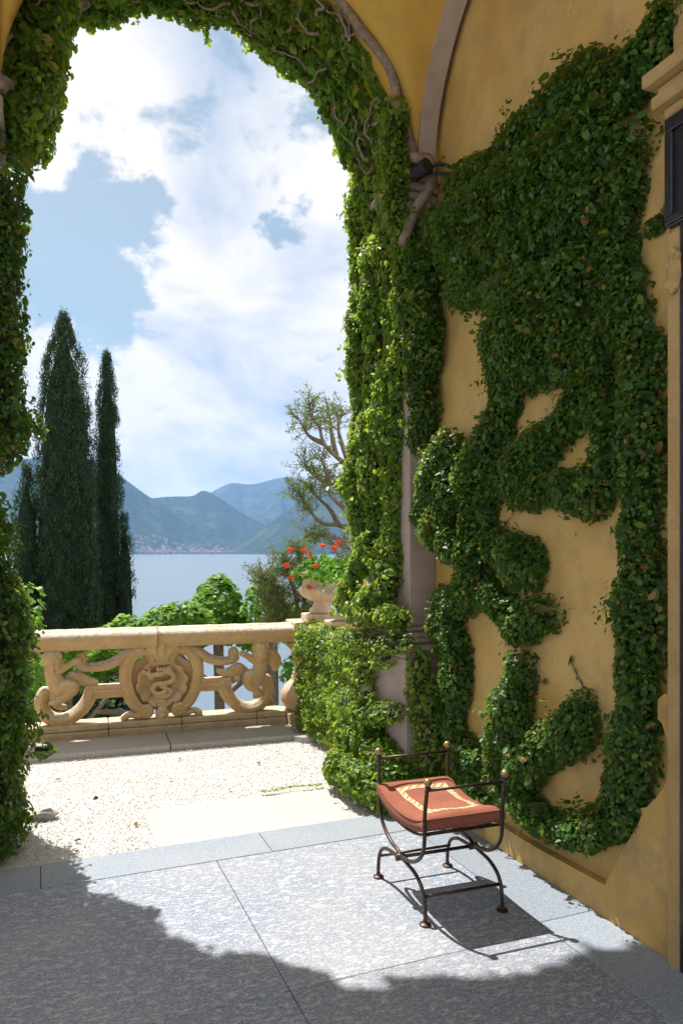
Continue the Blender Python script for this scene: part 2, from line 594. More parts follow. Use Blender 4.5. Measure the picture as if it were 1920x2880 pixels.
def tube_bm(bm, pts, rad, sides=8, flat=None):
    """rad a number or one per point; flat=(axis vector, factor) squashes the section"""
    P = [Vector(p) for p in pts]
    n = len(P)
    rr = rad if isinstance(rad, (list, tuple, np.ndarray)) else [rad] * n
    rings = []
    up = None
    for i in range(n):
        d = (P[min(i + 1, n - 1)] - P[max(i - 1, 0)])
        if d.length < 1e-9:
            d = Vector((0, 0, 1))
        d.normalize()
        if up is None:
            up = d.orthogonal().normalized()
        up = (up - d * up.dot(d))
        if up.length < 1e-5:
            up = d.orthogonal()
        up.normalize()
        s = d.cross(up)
        ring = []
        for k in range(sides):
            a = 2 * PI * k / sides
            off = (up * math.cos(a) + s * math.sin(a)) * rr[i]
            if flat:
                ax, f = flat
                off = off + ax * off.dot(ax) * (f - 1)
            ring.append(bm.verts.new(P[i] + off))
        rings.append(ring)
    for a, b in zip(rings[:-1], rings[1:]):
        for k in range(sides):
            bm.faces.new((a[k], a[(k + 1) % sides], b[(k + 1) % sides], b[k]))
    bm.faces.new(list(reversed(rings[0])))
    bm.faces.new(rings[-1])


def tube(name, pts, rad, mat, parent=None, sides=8, flat=None):
    bm = bmesh.new()
    tube_bm(bm, pts, rad, sides, flat)
    return link(name, from_bm(bm, name), mat, parent, True)


def lathe_bm(bm, prof, cx, cy, seg=24, mod=None):
    rings = []
    for r, z in prof:
        ring = []
        for k in range(seg):
            a = 2 * PI * k / seg
            q = r * (mod(a, z) if mod else 1)
            ring.append(bm.verts.new((cx + q * math.cos(a), cy + q * math.sin(a), z)))
        rings.append(ring)
    for a, b in zip(rings[:-1], rings[1:]):
        for k in range(seg):
            bm.faces.new((a[k], a[(k + 1) % seg], b[(k + 1) % seg], b[k]))
    bm.faces.new(list(reversed(rings[0])))
    bm.faces.new(rings[-1])


def ball_bm(bm, c, r, sc=(1, 1, 1), seg=14):
    res = bmesh.ops.create_uvsphere(bm, u_segments=seg, v_segments=max(6, seg * 2 // 3), radius=r)
    for v in res['verts']:
        v.co = Vector((v.co.x * sc[0] + c[0], v.co.y * sc[1] + c[1], v.co.z * sc[2] + c[2]))


def remeshed(bm, voxel, smooth_it=3):
    """merge overlapping lumps into one carved surface"""
    me = from_bm(bm, 'carving')
    o = bpy.data.objects.new('carving', me)
    COL.objects.link(o)
    m1 = o.modifiers.new('r', 'REMESH')
    m1.mode = 'VOXEL'
    m1.voxel_size = voxel
    if smooth_it:
        m2 = o.modifiers.new('s', 'SMOOTH')
        m2.factor = 0.5
        m2.iterations = smooth_it
    dg = bpy.context.evaluated_depsgraph_get()
    me2 = bpy.data.meshes.new_from_object(o.evaluated_get(dg))
    bpy.data.objects.remove(o)
    me2.polygons.foreach_set('use_smooth', [True] * len(me2.polygons))
    return me2


def lump(p, k, ph):
    """cheap smooth noise for outlines of foliage"""
    return (np.sin(p[:, 0] * k[0] + ph) * np.cos(p[:, 1] * k[1] + 1.7 * ph) + np.sin(p[:, 2] * k[2] + 2.3 * ph + p[:, 0] * k[1] * 0.6)) * 0.5


def unit(v):
    return v / np.maximum(np.linalg.norm(v, axis=1, keepdims=True), 1e-9)


LEAF_V = np.array([(0, -0.50, 0), (-0.30, -0.22, 0.07), (-0.31, 0.14, 0.07), (0, 0.52, -0.07), (0.31, 0.14, 0.07), (0.30, -0.22, 0.07)])
LEAF_F = np.array([(0, 3, 2, 1), (0, 5, 4, 3)])


def leaf_frames(P, Nn, tip, jit_n, jit_t):
    n = len(P)
    nn = unit(Nn + rng.normal(0, jit_n, (n, 3)))
    tt = np.asarray(tip, float) + rng.normal(0, jit_t, (n, 3))
    tt = tt - nn * np.sum(tt * nn, axis=1, keepdims=True)
    tt = unit(tt)
    ss = np.cross(tt, nn)
    return ss, tt, nn


def leaves_arrays(P, fr, size, tv=LEAF_V, tf=LEAF_F):
    ss, tt, nn = fr
    n = len(P)
    k = len(tv)
    sz = size[:, None, None]
    V = P[:, None, :] + sz * (tv[None, :, 0:1] * ss[:, None, :] + tv[None, :, 1:2] * tt[:, None, :] + tv[None, :, 2:3] * nn[:, None, :])
    F = (tf[None, :, :] + (np.arange(n) * k)[:, None, None]).reshape(-1, tf.shape[1])
    return V.reshape(-1, 3), F


def leaf_objects(P, fr, size, parent, mat, name='leaf', tv=LEAF_V, tf=LEAF_F):
    """single leaves that can be picked out: objects that share a mesh"""
    mes = []
    for q in range(3):
        v = tv * (1, 1 + 0.1 * q, 1.0 - 0.5 * q)
        me = mesh_np('leaf_blade', v, tf)
        me.materials.append(M[mat])
        mes.append(me)
    ss, tt, nn = fr
    for i in range(len(P)):
        o = bpy.data.objects.new(name, mes[i % 3])
        s = float(size[i])
        mt = Matrix(((ss[i][0] * s, tt[i][0] * s, nn[i][0] * s, P[i][0]), (ss[i][1] * s, tt[i][1] * s, nn[i][1] * s, P[i][1]),
                     (ss[i][2] * s, tt[i][2] * s, nn[i][2] * s, P[i][2]), (0, 0, 0, 1)))
        COL.objects.link(o)
        o.parent = parent
        o.matrix_parent_inverse = pinv(parent)
        o.matrix_basis = mt


def caps_from_path(pts):
    return [(p, q) for p, q in zip(pts[:-1], pts[1:])] if len(pts) > 1 else [(pts[0], pts[0])]


def seg_dist(P, a, b, ra, rb):
    d = b - a
    L2 = float(d @ d)
    t_ = np.clip((P - a) @ d / L2, 0, 1) if L2 > 1e-12 else np.zeros(len(P))
    C = a + t_[:, None] * d
    r = ra + (rb - ra) * t_
    return np.linalg.norm(P - C, axis=1) / r


def grow(paths, count, squash=None, keep=None, lumps=0.18, lk=(17, 19, 15), inner=0.25):
    """sample points and outward normals on the skin of a set of swept balls.
    paths: lists of (x,y,z,r). squash=(axis, origin, factor)"""
    segs = []
    for path in paths:
        for p, q in caps_from_path(path):
            segs.append((np.array(p[:3], float), np.array(q[:3], float), p[3], q[3]))
    w = np.array([(np.linalg.norm(b - a) + 1.3 * (ra + rb)) * (ra + rb) for a, b, ra, rb in segs])
    pick = rng.choice(len(segs), size=int(count * 1.9), p=w / w.sum())
    A = np.array([s[0] for s in segs])[pick]
    B = np.array([s[1] for s in segs])[pick]
    RA = np.array([s[2] for s in segs])[pick]
    RB = np.array([s[3] for s in segs])[pick]
    tt = rng.uniform(0, 1, len(pick))
    C = A + (B - A) * tt[:, None]
    rr = RA + (RB - RA) * tt
    D = unit(rng.normal(0, 1, (len(pick), 3)))
    lm = 1 + lumps * lump(C + D * rr[:, None], lk, 0.7) + lumps * 0.6 * lump(C + D * rr[:, None], tuple(2.3 * x for x in lk), 2.1)
    dep = 1 - inner * rng.uniform(0, 1, len(pick)) ** 2
    P = C + D * (rr * lm * dep)[:, None]
    ok = np.ones(len(P), bool)
    for a, b, ra, rb in segs:
        ok &= seg_dist(P, a, b, ra, rb) > (0.70 if lumps < 0.24 else 0.47)
    P, D = P[ok], D[ok]
    if squash:
        ax, o, f = squash
        P[:, ax] = o + (P[:, ax] - o) * f
        D[:, ax] /= f
        D = unit(D)
    if keep is not None:
        k = keep(P)
        P, D = P[k], D[k]
    return P[:count], D[:count]


def core_mesh(paths, shrink=0.74, squash=None, sides=9):
    bm = bmesh.new()
    for path in paths:
        pts = [Vector(p[:3]) for p in path]
        rad = [p[3] * shrink for p in path]
        if len(rad) > 1:
            rad[0] *= 0.35
            rad[-1] *= 0.35
        if len(pts) > 1:
            tube_bm(bm, pts, rad, sides)
        for p, r_ in zip(pts, rad):
            ball_bm(bm, p, r_, seg=9)
    if squash:
        ax, o, f = squash
        for v in bm.verts:
            v.co[ax] = o + (v.co[ax] - o) * f
    return from_bm(bm, 'shade_core')


def ivy(root, paths, count, size, mat='ivy', nparts=300, squash=None, keep=None, core=True, lumps=0.18, lk=(17, 19, 15),
        tip=(0, 0, -1), jn=0.52, shrink=0.66, outw=(-0.05, 0.1, 0.45), inner=0.42, pick=None):
    P, D = grow(paths, count, squash, keep, lumps, lk, inner)
    # young shoots that stand out of the mass
    ns_ = max(6, count // 300)
    c_ = rng.choice(len(P), ns_)
    ii = np.repeat(c_, 13)
    S = P[ii] + D[ii] * rng.uniform(0.0, 0.075, (len(ii), 1)) + rng.normal(0, 0.016, (len(ii), 3))
    if keep is not None:
        kk = keep(S)
        S, ii = S[kk], ii[kk]
    P, D = np.concatenate([P, S]), np.concatenate([D, D[ii]])
    fr = leaf_frames(P, D + np.array(outw), tip, jn, 0.75)
    sz = size * rng.lognormal(-0.02, 0.30, len(P))
    if nparts:
        d = np.linalg.norm(P - CAM, axis=1)
        face = np.sum(unit(CAM - P) * D, axis=1)
        app = sz / d * np.clip(face, 0.05, 1)
        if pick is not None:
            app = app * pick(P)
        idx = np.argsort(-app)[:nparts]
        mask = np.zeros(len(P), bool)
        mask[idx] = True
        leaf_objects(P[mask], tuple(f[mask] for f in fr), sz[mask], root, mat)
        P, sz = P[~mask], sz[~mask]
        fr = tuple(f[~mask] for f in fr)
    V, F = leaves_arrays(P, fr, sz)
    o = link('foliage', mesh_np('foliage', V, F), mat, root)
    o['kind'] = 'stuff'
    if core:
        c = link('shade_core', core_mesh(paths, shrink, squash), 'core_shade', root)  # added dark core, stands in for shadow deep in the leaves
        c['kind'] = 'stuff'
    return P


def rpath(p0, d0, n, step, wig, r0, r1, bias=(0, 0, 0), keep=None):
    p = np.array(p0, float)
    d = np.array(d0, float)
    d /= np.linalg.norm(d)
    out = [p.copy()]
    for i in range(n):
        d = d + rng.normal(0, wig, 3) + np.array(bias)
        d /= np.linalg.norm(d)
        p = p + d * step
        if keep is not None:
            p = keep(p)
        out.append(p.copy())
    return out, list(np.linspace(r0, r1, n + 1))


# ================================================================== SETTING
# ---- lake, hills, haze
def quad_sheet(name, x0, x1, y0, y1, z, mat, nx=1, ny=1):
    xs = np.linspace(x0, x1, nx + 1)
    ys = np.linspace(y0, y1, ny + 1)
    V = np.array([(x, y, z) for y in ys for x in xs])
    F = np.array([(j * (nx + 1) + i, j * (nx + 1) + i + 1, (j + 1) * (nx + 1) + i + 1, (j + 1) * (nx + 1) + i) for j in range(ny) for i in range(nx)])
    return link(name, mesh_np(name, V, F), mat)


WATER = -23.3
props(quad_sheet('lake', -9000, 9000, -7000, 11500, WATER, 'lake'), 'rippled pale blue lake reaching to the far shore', 'lake', kind='structure')


def ridge(name, crest, foot, label, p=1.2, amp=0.16, back=1500, seed=0, nx=150, ny=46):
    c = np.array(smooth_path(crest, 8))
    s = np.linspace(0, len(c) - 1, nx)
    c = np.array([np.interp(s, np.arange(len(c)), c[:, k]) for k in range(3)]).T
    hd = np.linalg.norm(c[:, :2], axis=1)
    dirs = c[:, :2] / hd[:, None]
    rs = np.random.default_rng(seed)
    ph = rs.uniform(0, 6, 8)
    rows = []
    xi = np.arange(nx)
    arc = np.concatenate([[0], np.cumsum(np.linalg.norm(np.diff(c[:, :2], axis=0), axis=1))])
    for j in range(ny + 14):
        if j <= ny:
            t_ = j / ny
            dd = foot + (hd - foot) * t_
            zz = WATER - 6 + (c[:, 2] - WATER + 6) * t_ ** p
            env = math.sin(PI * min(1, t_ * 1.02)) ** 0.8
        else:
            t_ = (j - ny) / 14
            dd = hd + back * t_
            zz = c[:, 2] - (c[:, 2] - WATER + 30) * t_ ** 1.2
            env = 0.6 * math.sin(PI * t_)
        sp = np.zeros(nx)
        for k in range(5):
            wl = 900 / 1.75 ** k
            w_ = arc / wl * 6.28 + ph[k] + 1.3 * math.sin(t_ * 4 + ph[k + 2]) + t_ * (k - 2) * 1.4
            sp += (1 - np.abs(np.sin(w_ * 0.5)) * 2) / 1.55 ** k
        zz = zz + sp * amp * env * np.maximum(c[:, 2] - WATER, 20) * 0.35
        rows.append(np.stack([dirs[:, 0] * dd, dirs[:, 1] * dd, zz], 1))
    V = np.concatenate(rows)
    nr = len(rows)
    F = np.array([(j * nx + i, j * nx + i + 1, (j + 1) * nx + i + 1, (j + 1) * nx + i) for j in range(nr - 1) for i in range(nx - 1)])
    o = link(name, mesh_np(name, V, F), 'hill', smooth=True)
    props(o, label, 'mountain', kind='structure')
    return V, F


VA, FA = ridge('mountain', [(-404, 5345, 566), (-142, 5238, 580), (67, 5153, 612), (277, 5068, 590), (447, 4999, 501), (617, 4930, 368), (696, 4898, 317), (761, 4872, 275),
                            (905, 4813, 168), (1062, 4749, 97), (1180, 4701, 41), (1260, 4685, 1)], 3760,
               'wooded mountain falling to the lakeside village behind the cypresses', 1.35, 0.17, seed=3)
VB, FB = ridge('mountain', [(528, 5789, 350), (628, 5789, 370), (888, 5683, 400), (1056, 5615, 406), (1139, 5582, 446), (1239, 5541, 400), (1423, 5466, 271), (1560, 5411, 195),
                            (1698, 5355, 123), (1850, 5293, 57), (1960, 5240, 20)], 3780, 'cone shaped wooded hill in the middle of the far shore', 2.0, 0.13, seed=5)
ridge('mountain', [(1660, 8824, 529), (1876, 8736, 679), (2092, 8649, 788), (2332, 8551, 777), (2692, 8405, 860), (2980, 8288, 803), (3340, 8142, 762),
                   (3868, 7927, 891), (4348, 7732, 788)], 5900, 'farthest broad blue mountain ridge behind the cone hill', 1.2, 0.13, seed=8)
ridge('mountain', [(1000, 4236, -20), (1092, 4197, 44), (1186, 4159, 115), (1280, 4121, 191), (1374, 4083, 259), (1456, 4050, 317), (1561, 4007, 398), (1655, 3969, 462), (1843, 3893, 563),
                   (2077, 3797, 639)], 3640, 'steep dark wooded slope dropping to the lake at right', 1.05, 0.15, seed=9)
ridge('mountain', [(-1400, 8700, 700), (-713, 8384, 826), (-467, 8285, 839), (-222, 8185, 892), (-79, 8127, 879), (228, 8002, 760), (600, 7900, 560)], 5600,
      'pale hazy ridge seen behind the cypresses at far left', 1.3, 0.15, seed=12)

# village on the far shore, each house set down on the slope
bvh = BVHTree.FromPolygons([tuple(v) for v in np.concatenate([VA, VB])], [tuple(f) for f in FA] + [tuple(f + len(VA)) for f in FB])


def house_mesh(w, d, h, rf):
    bm = bmesh.new()
    box_bm(bm, -w / 2, w / 2, -d / 2, d / 2, -6, h)
    e = 0.5
    a = [bm.verts.new(v) for v in ((-w / 2 - e, -d / 2 - e, h), (w / 2 + e, -d / 2 - e, h), (w / 2 + e, d / 2 + e, h), (-w / 2 - e, d / 2 + e, h), (-w / 2, 0, h + rf), (w / 2, 0, h + rf))]
    fs = [bm.faces.new([a[i] for i in q]) for q in ((0, 1, 5, 4), (2, 3, 4, 5), (1, 2, 5), (3, 0, 4), (3, 2, 1, 0))]
    for f in fs:
        f.material_index = 1
    me = from_bm(bm, 'house')
    me.materials.append(M['house_wall'])
    me.materials.append(M['house_roof'])
    return me


HM = [house_mesh(14, 9, 7, 3), house_mesh(10, 8, 9, 2.5), house_mesh(19, 10, 8, 3.2)]
nh = 0
for i in range(900):
    q = rng.uniform(0, 1)
    x = 400 + 600 * rng.beta(2.0, 1.7)
    inl = min(rng.exponential(140), 480) + 20
    ang = math.atan2(x, 3750)
    D0 = 3775 + inl
    px, py = D0 * math.sin(ang), D0 * math.cos(ang)
    hit = bvh.ray_cast(Vector((px, py, 2000)), Vector((0, 0, -1)))
    if hit[0] is None or hit[0].z < WATER + 1 or hit[0].z > 110:
        continue
    o = bpy.data.objects.new('village_house', HM[rng.integers(0, 3)])
    o.location = (px, py, hit[0].z)
    o.rotation_euler = (0, 0, -ang + rng.normal(0, 0.35))
    COL.objects.link(o)
    props(o, 'tiny pale house with red roof in the village on the far shore', 'house', 'houses of the far lakeside village')
    nh += 1
    if nh >= 190:
        break

# ---- the garden slope below the terrace
nx, ny = 60, 60
V = []
for j in range(ny + 1):
    for i in range(nx + 1):
        x = -45 + 90 * i / nx
        y = 7.5 + 75 * (j / ny) ** 1.3
        z = -3.4 - 0.42 * (y - 7.5) + 0.35 * math.sin(x * 0.5 + y * 0.3) + 0.25 * math.sin(x * 1.3 - y * 0.7)
        V.append((x, y, max(z, WATER - 4)))
F = [(j * (nx + 1) + i, j * (nx + 1) + i + 1, (j + 1) * (nx + 1) + i + 1, (j + 1) * (nx + 1) + i) for j in range(ny) for i in range(nx)]
props(link('garden_ground', mesh_np('garden_ground', np.array(V), np.array(F)), 'soil', smooth=True), 'sloping garden ground below the terrace', 'ground', kind='structure')
props(box('terrace', (-45, 45, -30, 7.48, -26, -0.03), 'gravel_bed'), 'pale gravel terrace behind the stone balustrade', 'terrace', kind='structure')

# gravel stones, thicker where the terrace is in view
n = 34000
gx = rng.uniform(-1.0, 2.35, n)
gy = 4.33 + (6.48 - 4.33) * rng.uniform(0, 1, n)
ok = ~((gx > 0.62 + 0.1 * np.sin(gy * 9)) & (gy < 4.98) & (rng.uniform(0, 1, n) < np.clip((gx - 0.95) * 0.6, 0, 0.55)))
gx, gy = gx[ok], gy[ok]
n = len(gx)
gs = rng.uniform(0.0025, 0.0075, n)
oct_v = np.array([(1, 0, 0), (-1, 0, 0), (0, 1, 0), (0, -1, 0), (0, 0, 0.75), (0, 0, -0.75)], float)
oct_f = np.array([(0, 2, 4), (2, 1, 4), (1, 3, 4), (3, 0, 4), (2, 0, 5), (1, 2, 5), (3, 1, 5), (0, 3, 5)])
jit = rng.uniform(0.6, 1.25, (n, 6, 3))
ca = rng.uniform(0, 6.28, n)
vv = oct_v[None] * jit * gs[:, None, None]
vx = vv[..., 0] * np.cos(ca)[:, None] - vv[..., 1] * np.sin(ca)[:, None]
vy = vv[..., 0] * np.sin(ca)[:, None] + vv[..., 1] * np.cos(ca)[:, None]
V = np.stack([vx + gx[:, None], vy + gy[:, None], vv[..., 2] + (-0.026 + gs * 0.5)[:, None]], -1).reshape(-1, 3)
F = (oct_f[None] + (np.arange(n) * 6)[:, None, None]).reshape(-1, 3)
props(link('gravel', mesh_np('gravel', V, F), 'gravel'), 'fine pale gravel strewn over the sunlit terrace', 'gravel', kind='stuff')


# ---- paving
def slab_mesh(w, d, h=0.04, ch=0.0025):
    bm = bmesh.new()
    lo = [(-w / 2, -d / 2), (w / 2, -d / 2), (w / 2, d / 2), (-w / 2, d / 2)]
    a = [bm.verts.new((x, y, -h)) for x, y in lo]
    b = [bm.verts.new((x, y, -ch)) for x, y in lo]
    c = [bm.verts.new((x * (1 - 2 * ch / w), y * (1 - 2 * ch / d), 0)) for x, y in lo]
    for p_, q_ in ((a, b), (b, c)):
        for k in range(4):
            bm.faces.new((p_[k], p_[(k + 1) % 4], q_[(k + 1) % 4], q_[k]))
    bm.faces.new(c)
    return from_bm(bm, 'slab')


floor = box('loggia_floor', (-4.3, 2.8, -2.5, 4.312, -0.029, -0.014), 'mortar')
props(floor, 'grey granite paved floor of the loggia', 'floor', kind='structure')
G = 0.0035
xs = [-3.95, -2.74, -1.53, -0.32, 0.89, 2.10]
ys = [-2.425, -1.14, 0.145, 1.43, 2.715, 4.0]
sm = slab_mesh(1.21 - G, 1.285 - G)
for i in range(5):
    for j in range(5):
        o = link('paving_slab', sm, None if sm.materials else 'slab', floor)
        o.location = ((xs[i] + xs[i + 1]) / 2, (ys[j] + ys[j + 1]) / 2, random.uniform(-0.0012, 0))
        o.parent = floor
bm_ = slab_mesh(0.305, 1.21 - G)
for j in range(6):
    o = link('border_slab', bm_, None if bm_.materials else 'border', floor)
    o.location = (2.2555, 3.69 - 1.21 * (j) - 0.30, random.uniform(-0.001, 0))
th = slab_mesh(1.21 - G, 0.305)
for i in range(6):
    if -4.24 + 1.21 * i + 0.605 > 2.6:
        continue
    o = link('border_slab', th, None if th.materials else 'border', floor)
    o.location = (-4.84 + 1.21 * i + 1.21 + 0.605, 4.157, 0.0005 + random.uniform(-0.001, 0))
th2 = slab_mesh(1.28, 0.685)
for x in (1.262,):
    o = link('sill_slab', th2, 'sill', floor)
    o.location = (x, 4.658, -0.019)

# kerb in front of the balustrade, in the balustrade's own direction
BO = np.array([-0.03, 7.05])
BA = R(-3.26)
BE = np.array([math.cos(BA), math.sin(BA)])
BN = np.array([math.sin(BA), -math.cos(BA)])


def bal(s, z, d=0.0):
    q = BO + BE * s + BN * d
    return Vector((q[0], q[1], z))


def bal_box(bm, s0, s1, d0, d1, z0, z1, bev=0.0):
    vs = box_bm(bm, s0, s1, d0, d1, z0, z1, 0)
    if bev:
        es = list({e for v in vs for e in v.link_edges})
        r_ = bmesh.ops.bevel(bm, geom=es, offset=bev, segments=2, affect='EDGES', profile=0.5)
        vs = list({v for f in r_['faces'] for v in f.verts} | {v for v in vs if v.is_valid})
    for v in vs:
        v.co = bal(v.co.x, v.co.z, v.co.y)


def bal_part(name, mat, parent, *boxes):
    bm = bmesh.new()
    for b in boxes:
        bal_box(bm, *b)
    return link(name, from_bm(bm, name), mat, parent)


kerb = empty('stone_kerb', 'low grey granite kerb of long slabs in front of the balustrade', 'kerb', tuple(bal(1.0, 0, 0.35)))
for s0, s1 in ((-2.4, -1.12), (-1.11, 0.055), (0.062, 1.09), (1.097, 2.215)):
    bal_part('kerb_slab', 'kerb', kerb, (s0, s1, 0.115, 0.585, -0.06, 0.03 + random.uniform(-0.003, 0.003), 0.008))
bm = bmesh.new()
arc = [(2.235, 0.12), (2.235, 0.50)] + [(2.33 + 0.16 * math.cos(a), 0.58 + 0.13 * math.sin(a)) for a in np.linspace(PI * 0.95, PI * 0.3, 7)] + [(2.75, 0.62), (2.75, 0.12)]
vt = [bm.verts.new(bal(s, 0.022, d)) for s, d in arc]
vb = [bm.verts.new(bal(s, -0.06, d)) for s, d in arc]
bm.faces.new(vt)
for k in range(len(vt)):
    bm.faces.new((vt[k], vb[k], vb[(k + 1) % len(vt)], vt[(k + 1) % len(vt)]))
link('kerb_slab', from_bm(bm), 'kerb', kerb)

# ================================================================== LOGGIA
lg = empty('loggia', 'ochre plastered loggia with groin vault, open arch and tall side wall', 'building', (0, 0, 0))
XW = 2.41
# side wall: recessed panel behind a shaped plaster frame
wall = box('wall', (2.462, 2.75, -2.4, 5.06, -0.3, 6.2), 'plaster', lg)
outline = [(4.368, -0.1), (4.368, 0.13), (3.187, 0.133), (2.705, 0.149), (2.698, 0.172), (2.490, 0.528), (2.490, 0.575), (2.453, 0.592), (2.40, 0.648), (2.357, 0.709),
           (2.341, 0.757), (2.337, 0.806), (2.338, 0.86), (2.345, 0.912), (2.369, 0.970), (2.392, 0.984), (2.392, 1.066), (2.357, 1.096), (2.325, 1.104), (2.325, 3.47), (2.275, 3.47), (2.275, -0.1)]
bm = bmesh.new()
f = [bm.verts.new((XW, y, z)) for y, z in outline]
b = [bm.verts.new((2.463, y, z)) for y, z in outline]
bm.faces.new(f)
for k in range(len(f)):
    bm.faces.new((f[k], b[k], b[(k + 1) % len(f)], f[(k + 1) % len(f)]))
link('panel_frame', from_bm(bm), 'oldplaster', wall)
# door at the near end of the wall
dr = bpy.data.objects.new('door', None)
COL.objects.link(dr)
dr.parent = lg
bm = bmesh.new()
box_bm(bm, 2.385, 2.47, 2.250, 2.318, -0.05, 3.0, 0.006)
box_bm(bm, 2.40, 2.468, 2.318, 2.332, -0.05, 3.46, 0.004)
link('door_jamb', from_bm(bm), 'door_stone', dr)
bm = bmesh.new()
for z0, z1, out_, y1 in ((3.468, 3.51, 0.04, 2.325), (3.512, 3.565, 0.08, 2.355), (3.567, 3.60, 0.06, 2.34), (3.602, 3.66, 0.11, 2.375)):
    box_bm(bm, XW - out_, 2.47, 1.0, y1, z0, z1, 0.008)
box_bm(bm, 2.36, 2.47, 1.0, 2.27, 3.662, 4.1, 0.01)
link('door_cornice', from_bm(bm), 'door_stone', dr)
bm = bmesh.new()
box_bm(bm, 2.375, 2.46, 1.1, 2.315, 3.02, 3.462, 0.004)
box_bm(bm, 2.36, 2.38, 1.1, 2.310, 3.40, 3.455, 0.004)
box_bm(bm, 2.36, 2.38, 2.27, 2.310, 3.06, 3.398, 0.004)
box_bm(bm, 2.36, 2.38, 1.1, 2.310, 3.025, 3.058, 0.004)
link('transom', from_bm(bm), 'darkwood', dr)
bm = bmesh.new()
box_bm(bm, 2.39, 2.44, 1.15, 2.248, 0.0, 3.015, 0.004)
box_bm(bm, 2.378, 2.392, 2.20, 2.246, 0.0, 3.015, 0.003)
link('door_leaf', from_bm(bm), 'darkwood', dr)
bm = bmesh.new()
ball_bm(bm, (2.385, 2.275, 2.83), 0.045, (0.5, 0.9, 1.9), 12)
for k in range(7):
    ball_bm(bm, (2.370, 2.275 + 0.03 * math.sin(k * 2.1), 2.75 + 0.027 * k), 0.018, (0.9, 1, 1), 8)
link('rosette', remeshed(bm, 0.007, 1), 'door_stone', dr)

# arch wall: two bays of arches
ZS = 4.16
RA = 1.27
Y0, Y1 = 4.352, 5.05
XC = 1.0


def arch_front(bm, xa, xb, xc, r, zs, ztop, y0, y1, seg=28):
    pts = [(xc + r * math.cos(a), zs + r * math.sin(a)) for a in np.linspace(PI, 0, seg)]
    top = [(xa + (xb - xa) * k / (seg - 1), ztop) for k in range(seg)]
    pts = [(xa, zs)] + pts + [(xb, zs)]
    top = [(xa, ztop)] + top + [(xb, ztop)]
    for y, flip in ((y0, 0), (y1, 1)):
        lo = [bm.verts.new((x, y, z)) for x, z in pts]
        hi = [bm.verts.new((x, y, z)) for x, z in top]
        for k in range(len(lo) - 1):
            q = [lo[k], lo[k + 1], hi[k + 1], hi[k]]
            try:
                bm.faces.new(q if not flip else q[::-1])
            except ValueError:
                pass
    a_ = [bm.verts.new((x, y0, z)) for x, z in pts]
    b_ = [bm.verts.new((x, y1, z)) for x, z in pts]
    for k in range(len(a_) - 1):
        bm.faces.new((a_[k], b_[k], b_[k + 1], a_[k + 1]))


bm = bmesh.new()
arch_front(bm, -0.41, 2.46, XC, RA, ZS, 6.2, Y0, Y1)
aw = link('arch_wall', from_bm(bm), 'vault', lg)
bm = bmesh.new()
arch_front(bm, -3.6, -0.41, -2.33, RA, ZS, 6.2, Y0, Y1)
link('arch_wall', from_bm(bm), 'vault', lg)


def groin(name, x0, x1, y0, y1, zs, n=40):
    xc, yc = (x0 + x1) / 2, (y0 + y1) / 2
    rx, ry = (x1 - x0) / 2, (y1 - y0) / 2
    # cosine spacing keeps the steep springing smooth
    us = -np.cos(np.linspace(0, PI, n + 1))
    V = []
    for v in us:
        for u in us:
            za = math.sqrt(max(0, 1 - u * u)) * rx
            zb = math.sqrt(max(0, 1 - v * v)) * ry
            V.append((xc + u * rx, yc + v * ry, zs + max(za, zb)))
    F = [(j * (n + 1) + i, (j + 1) * (n + 1) + i, (j + 1) * (n + 1) + i + 1, j * (n + 1) + i + 1) for j in range(n) for i in range(n)]
    return link(name, mesh_np(name, np.array(V), np.array(F)), 'vault', lg)


ZV = 4.15
groin('vault', -0.20, 2.30, 1.85, 4.35, ZV)
groin('vault', -3.10, -0.60, 1.85, 4.35, ZV)
box('roof', (-3.9, 2.75, 0.5, 5.1, 6.203, 6.4), 'vault', lg)
# unseen flat ceiling added, cut short like the roof to let rear skylight in
box('added_ceiling', (-3.6, 2.46, 0.55, 1.655, 5.42, 6.2), 'vault', lg)
bm = bmesh.new()
box_bm(bm, -1.09, -0.565, 4.40, 5.04, -0.05, 4.128)  # unseen pier block, added to stop sun coming through behind the columns
box_bm(bm, -3.6, -3.32, 4.36, 5.04, -0.05, 4.098)
link('pilaster', from_bm(bm), 'pierstone', lg)


def rib(x0, x1, yc, ro, ri, zs, mat='rib', axis='y', c2=0):
    bm = bmesh.new()
    A = np.linspace(0, PI, 33)
    rings = []
    for a in A:
        ring = []
        for r_, e in ((ri, x0), (ri, x1), (ro, x1), (ro, x0)):
            if axis == 'y':
                ring.append(bm.verts.new((e, yc + r_ * math.cos(a), zs + r_ * math.sin(a))))
            else:
                ring.append(bm.verts.new((yc + r_ * math.cos(a), e, zs + r_ * math.sin(a))))
        rings.append(ring)
    for p_, q_ in zip(rings[:-1], rings[1:]):
        for k in range(4):
            bm.faces.new((p_[k], p_[(k + 1) % 4], q_[(k + 1) % 4], q_[k]))
    bm.faces.new(rings[0])
    bm.faces.new(rings[-1][::-1])
    return link('rib', from_bm(bm), mat, lg)


rib(2.295, 2.42, 3.1, 1.30, 1.225, ZV)
rib(1.652, 1.848, XC, 1.30, 1.20, ZV, 'rib', 'x')
rib(-0.598, -0.202, 3.1, 1.30, 1.22, ZV)
rib(1.652, 1.848, -1.85, 1.30, 1.20, ZV, 'rib', 'x')

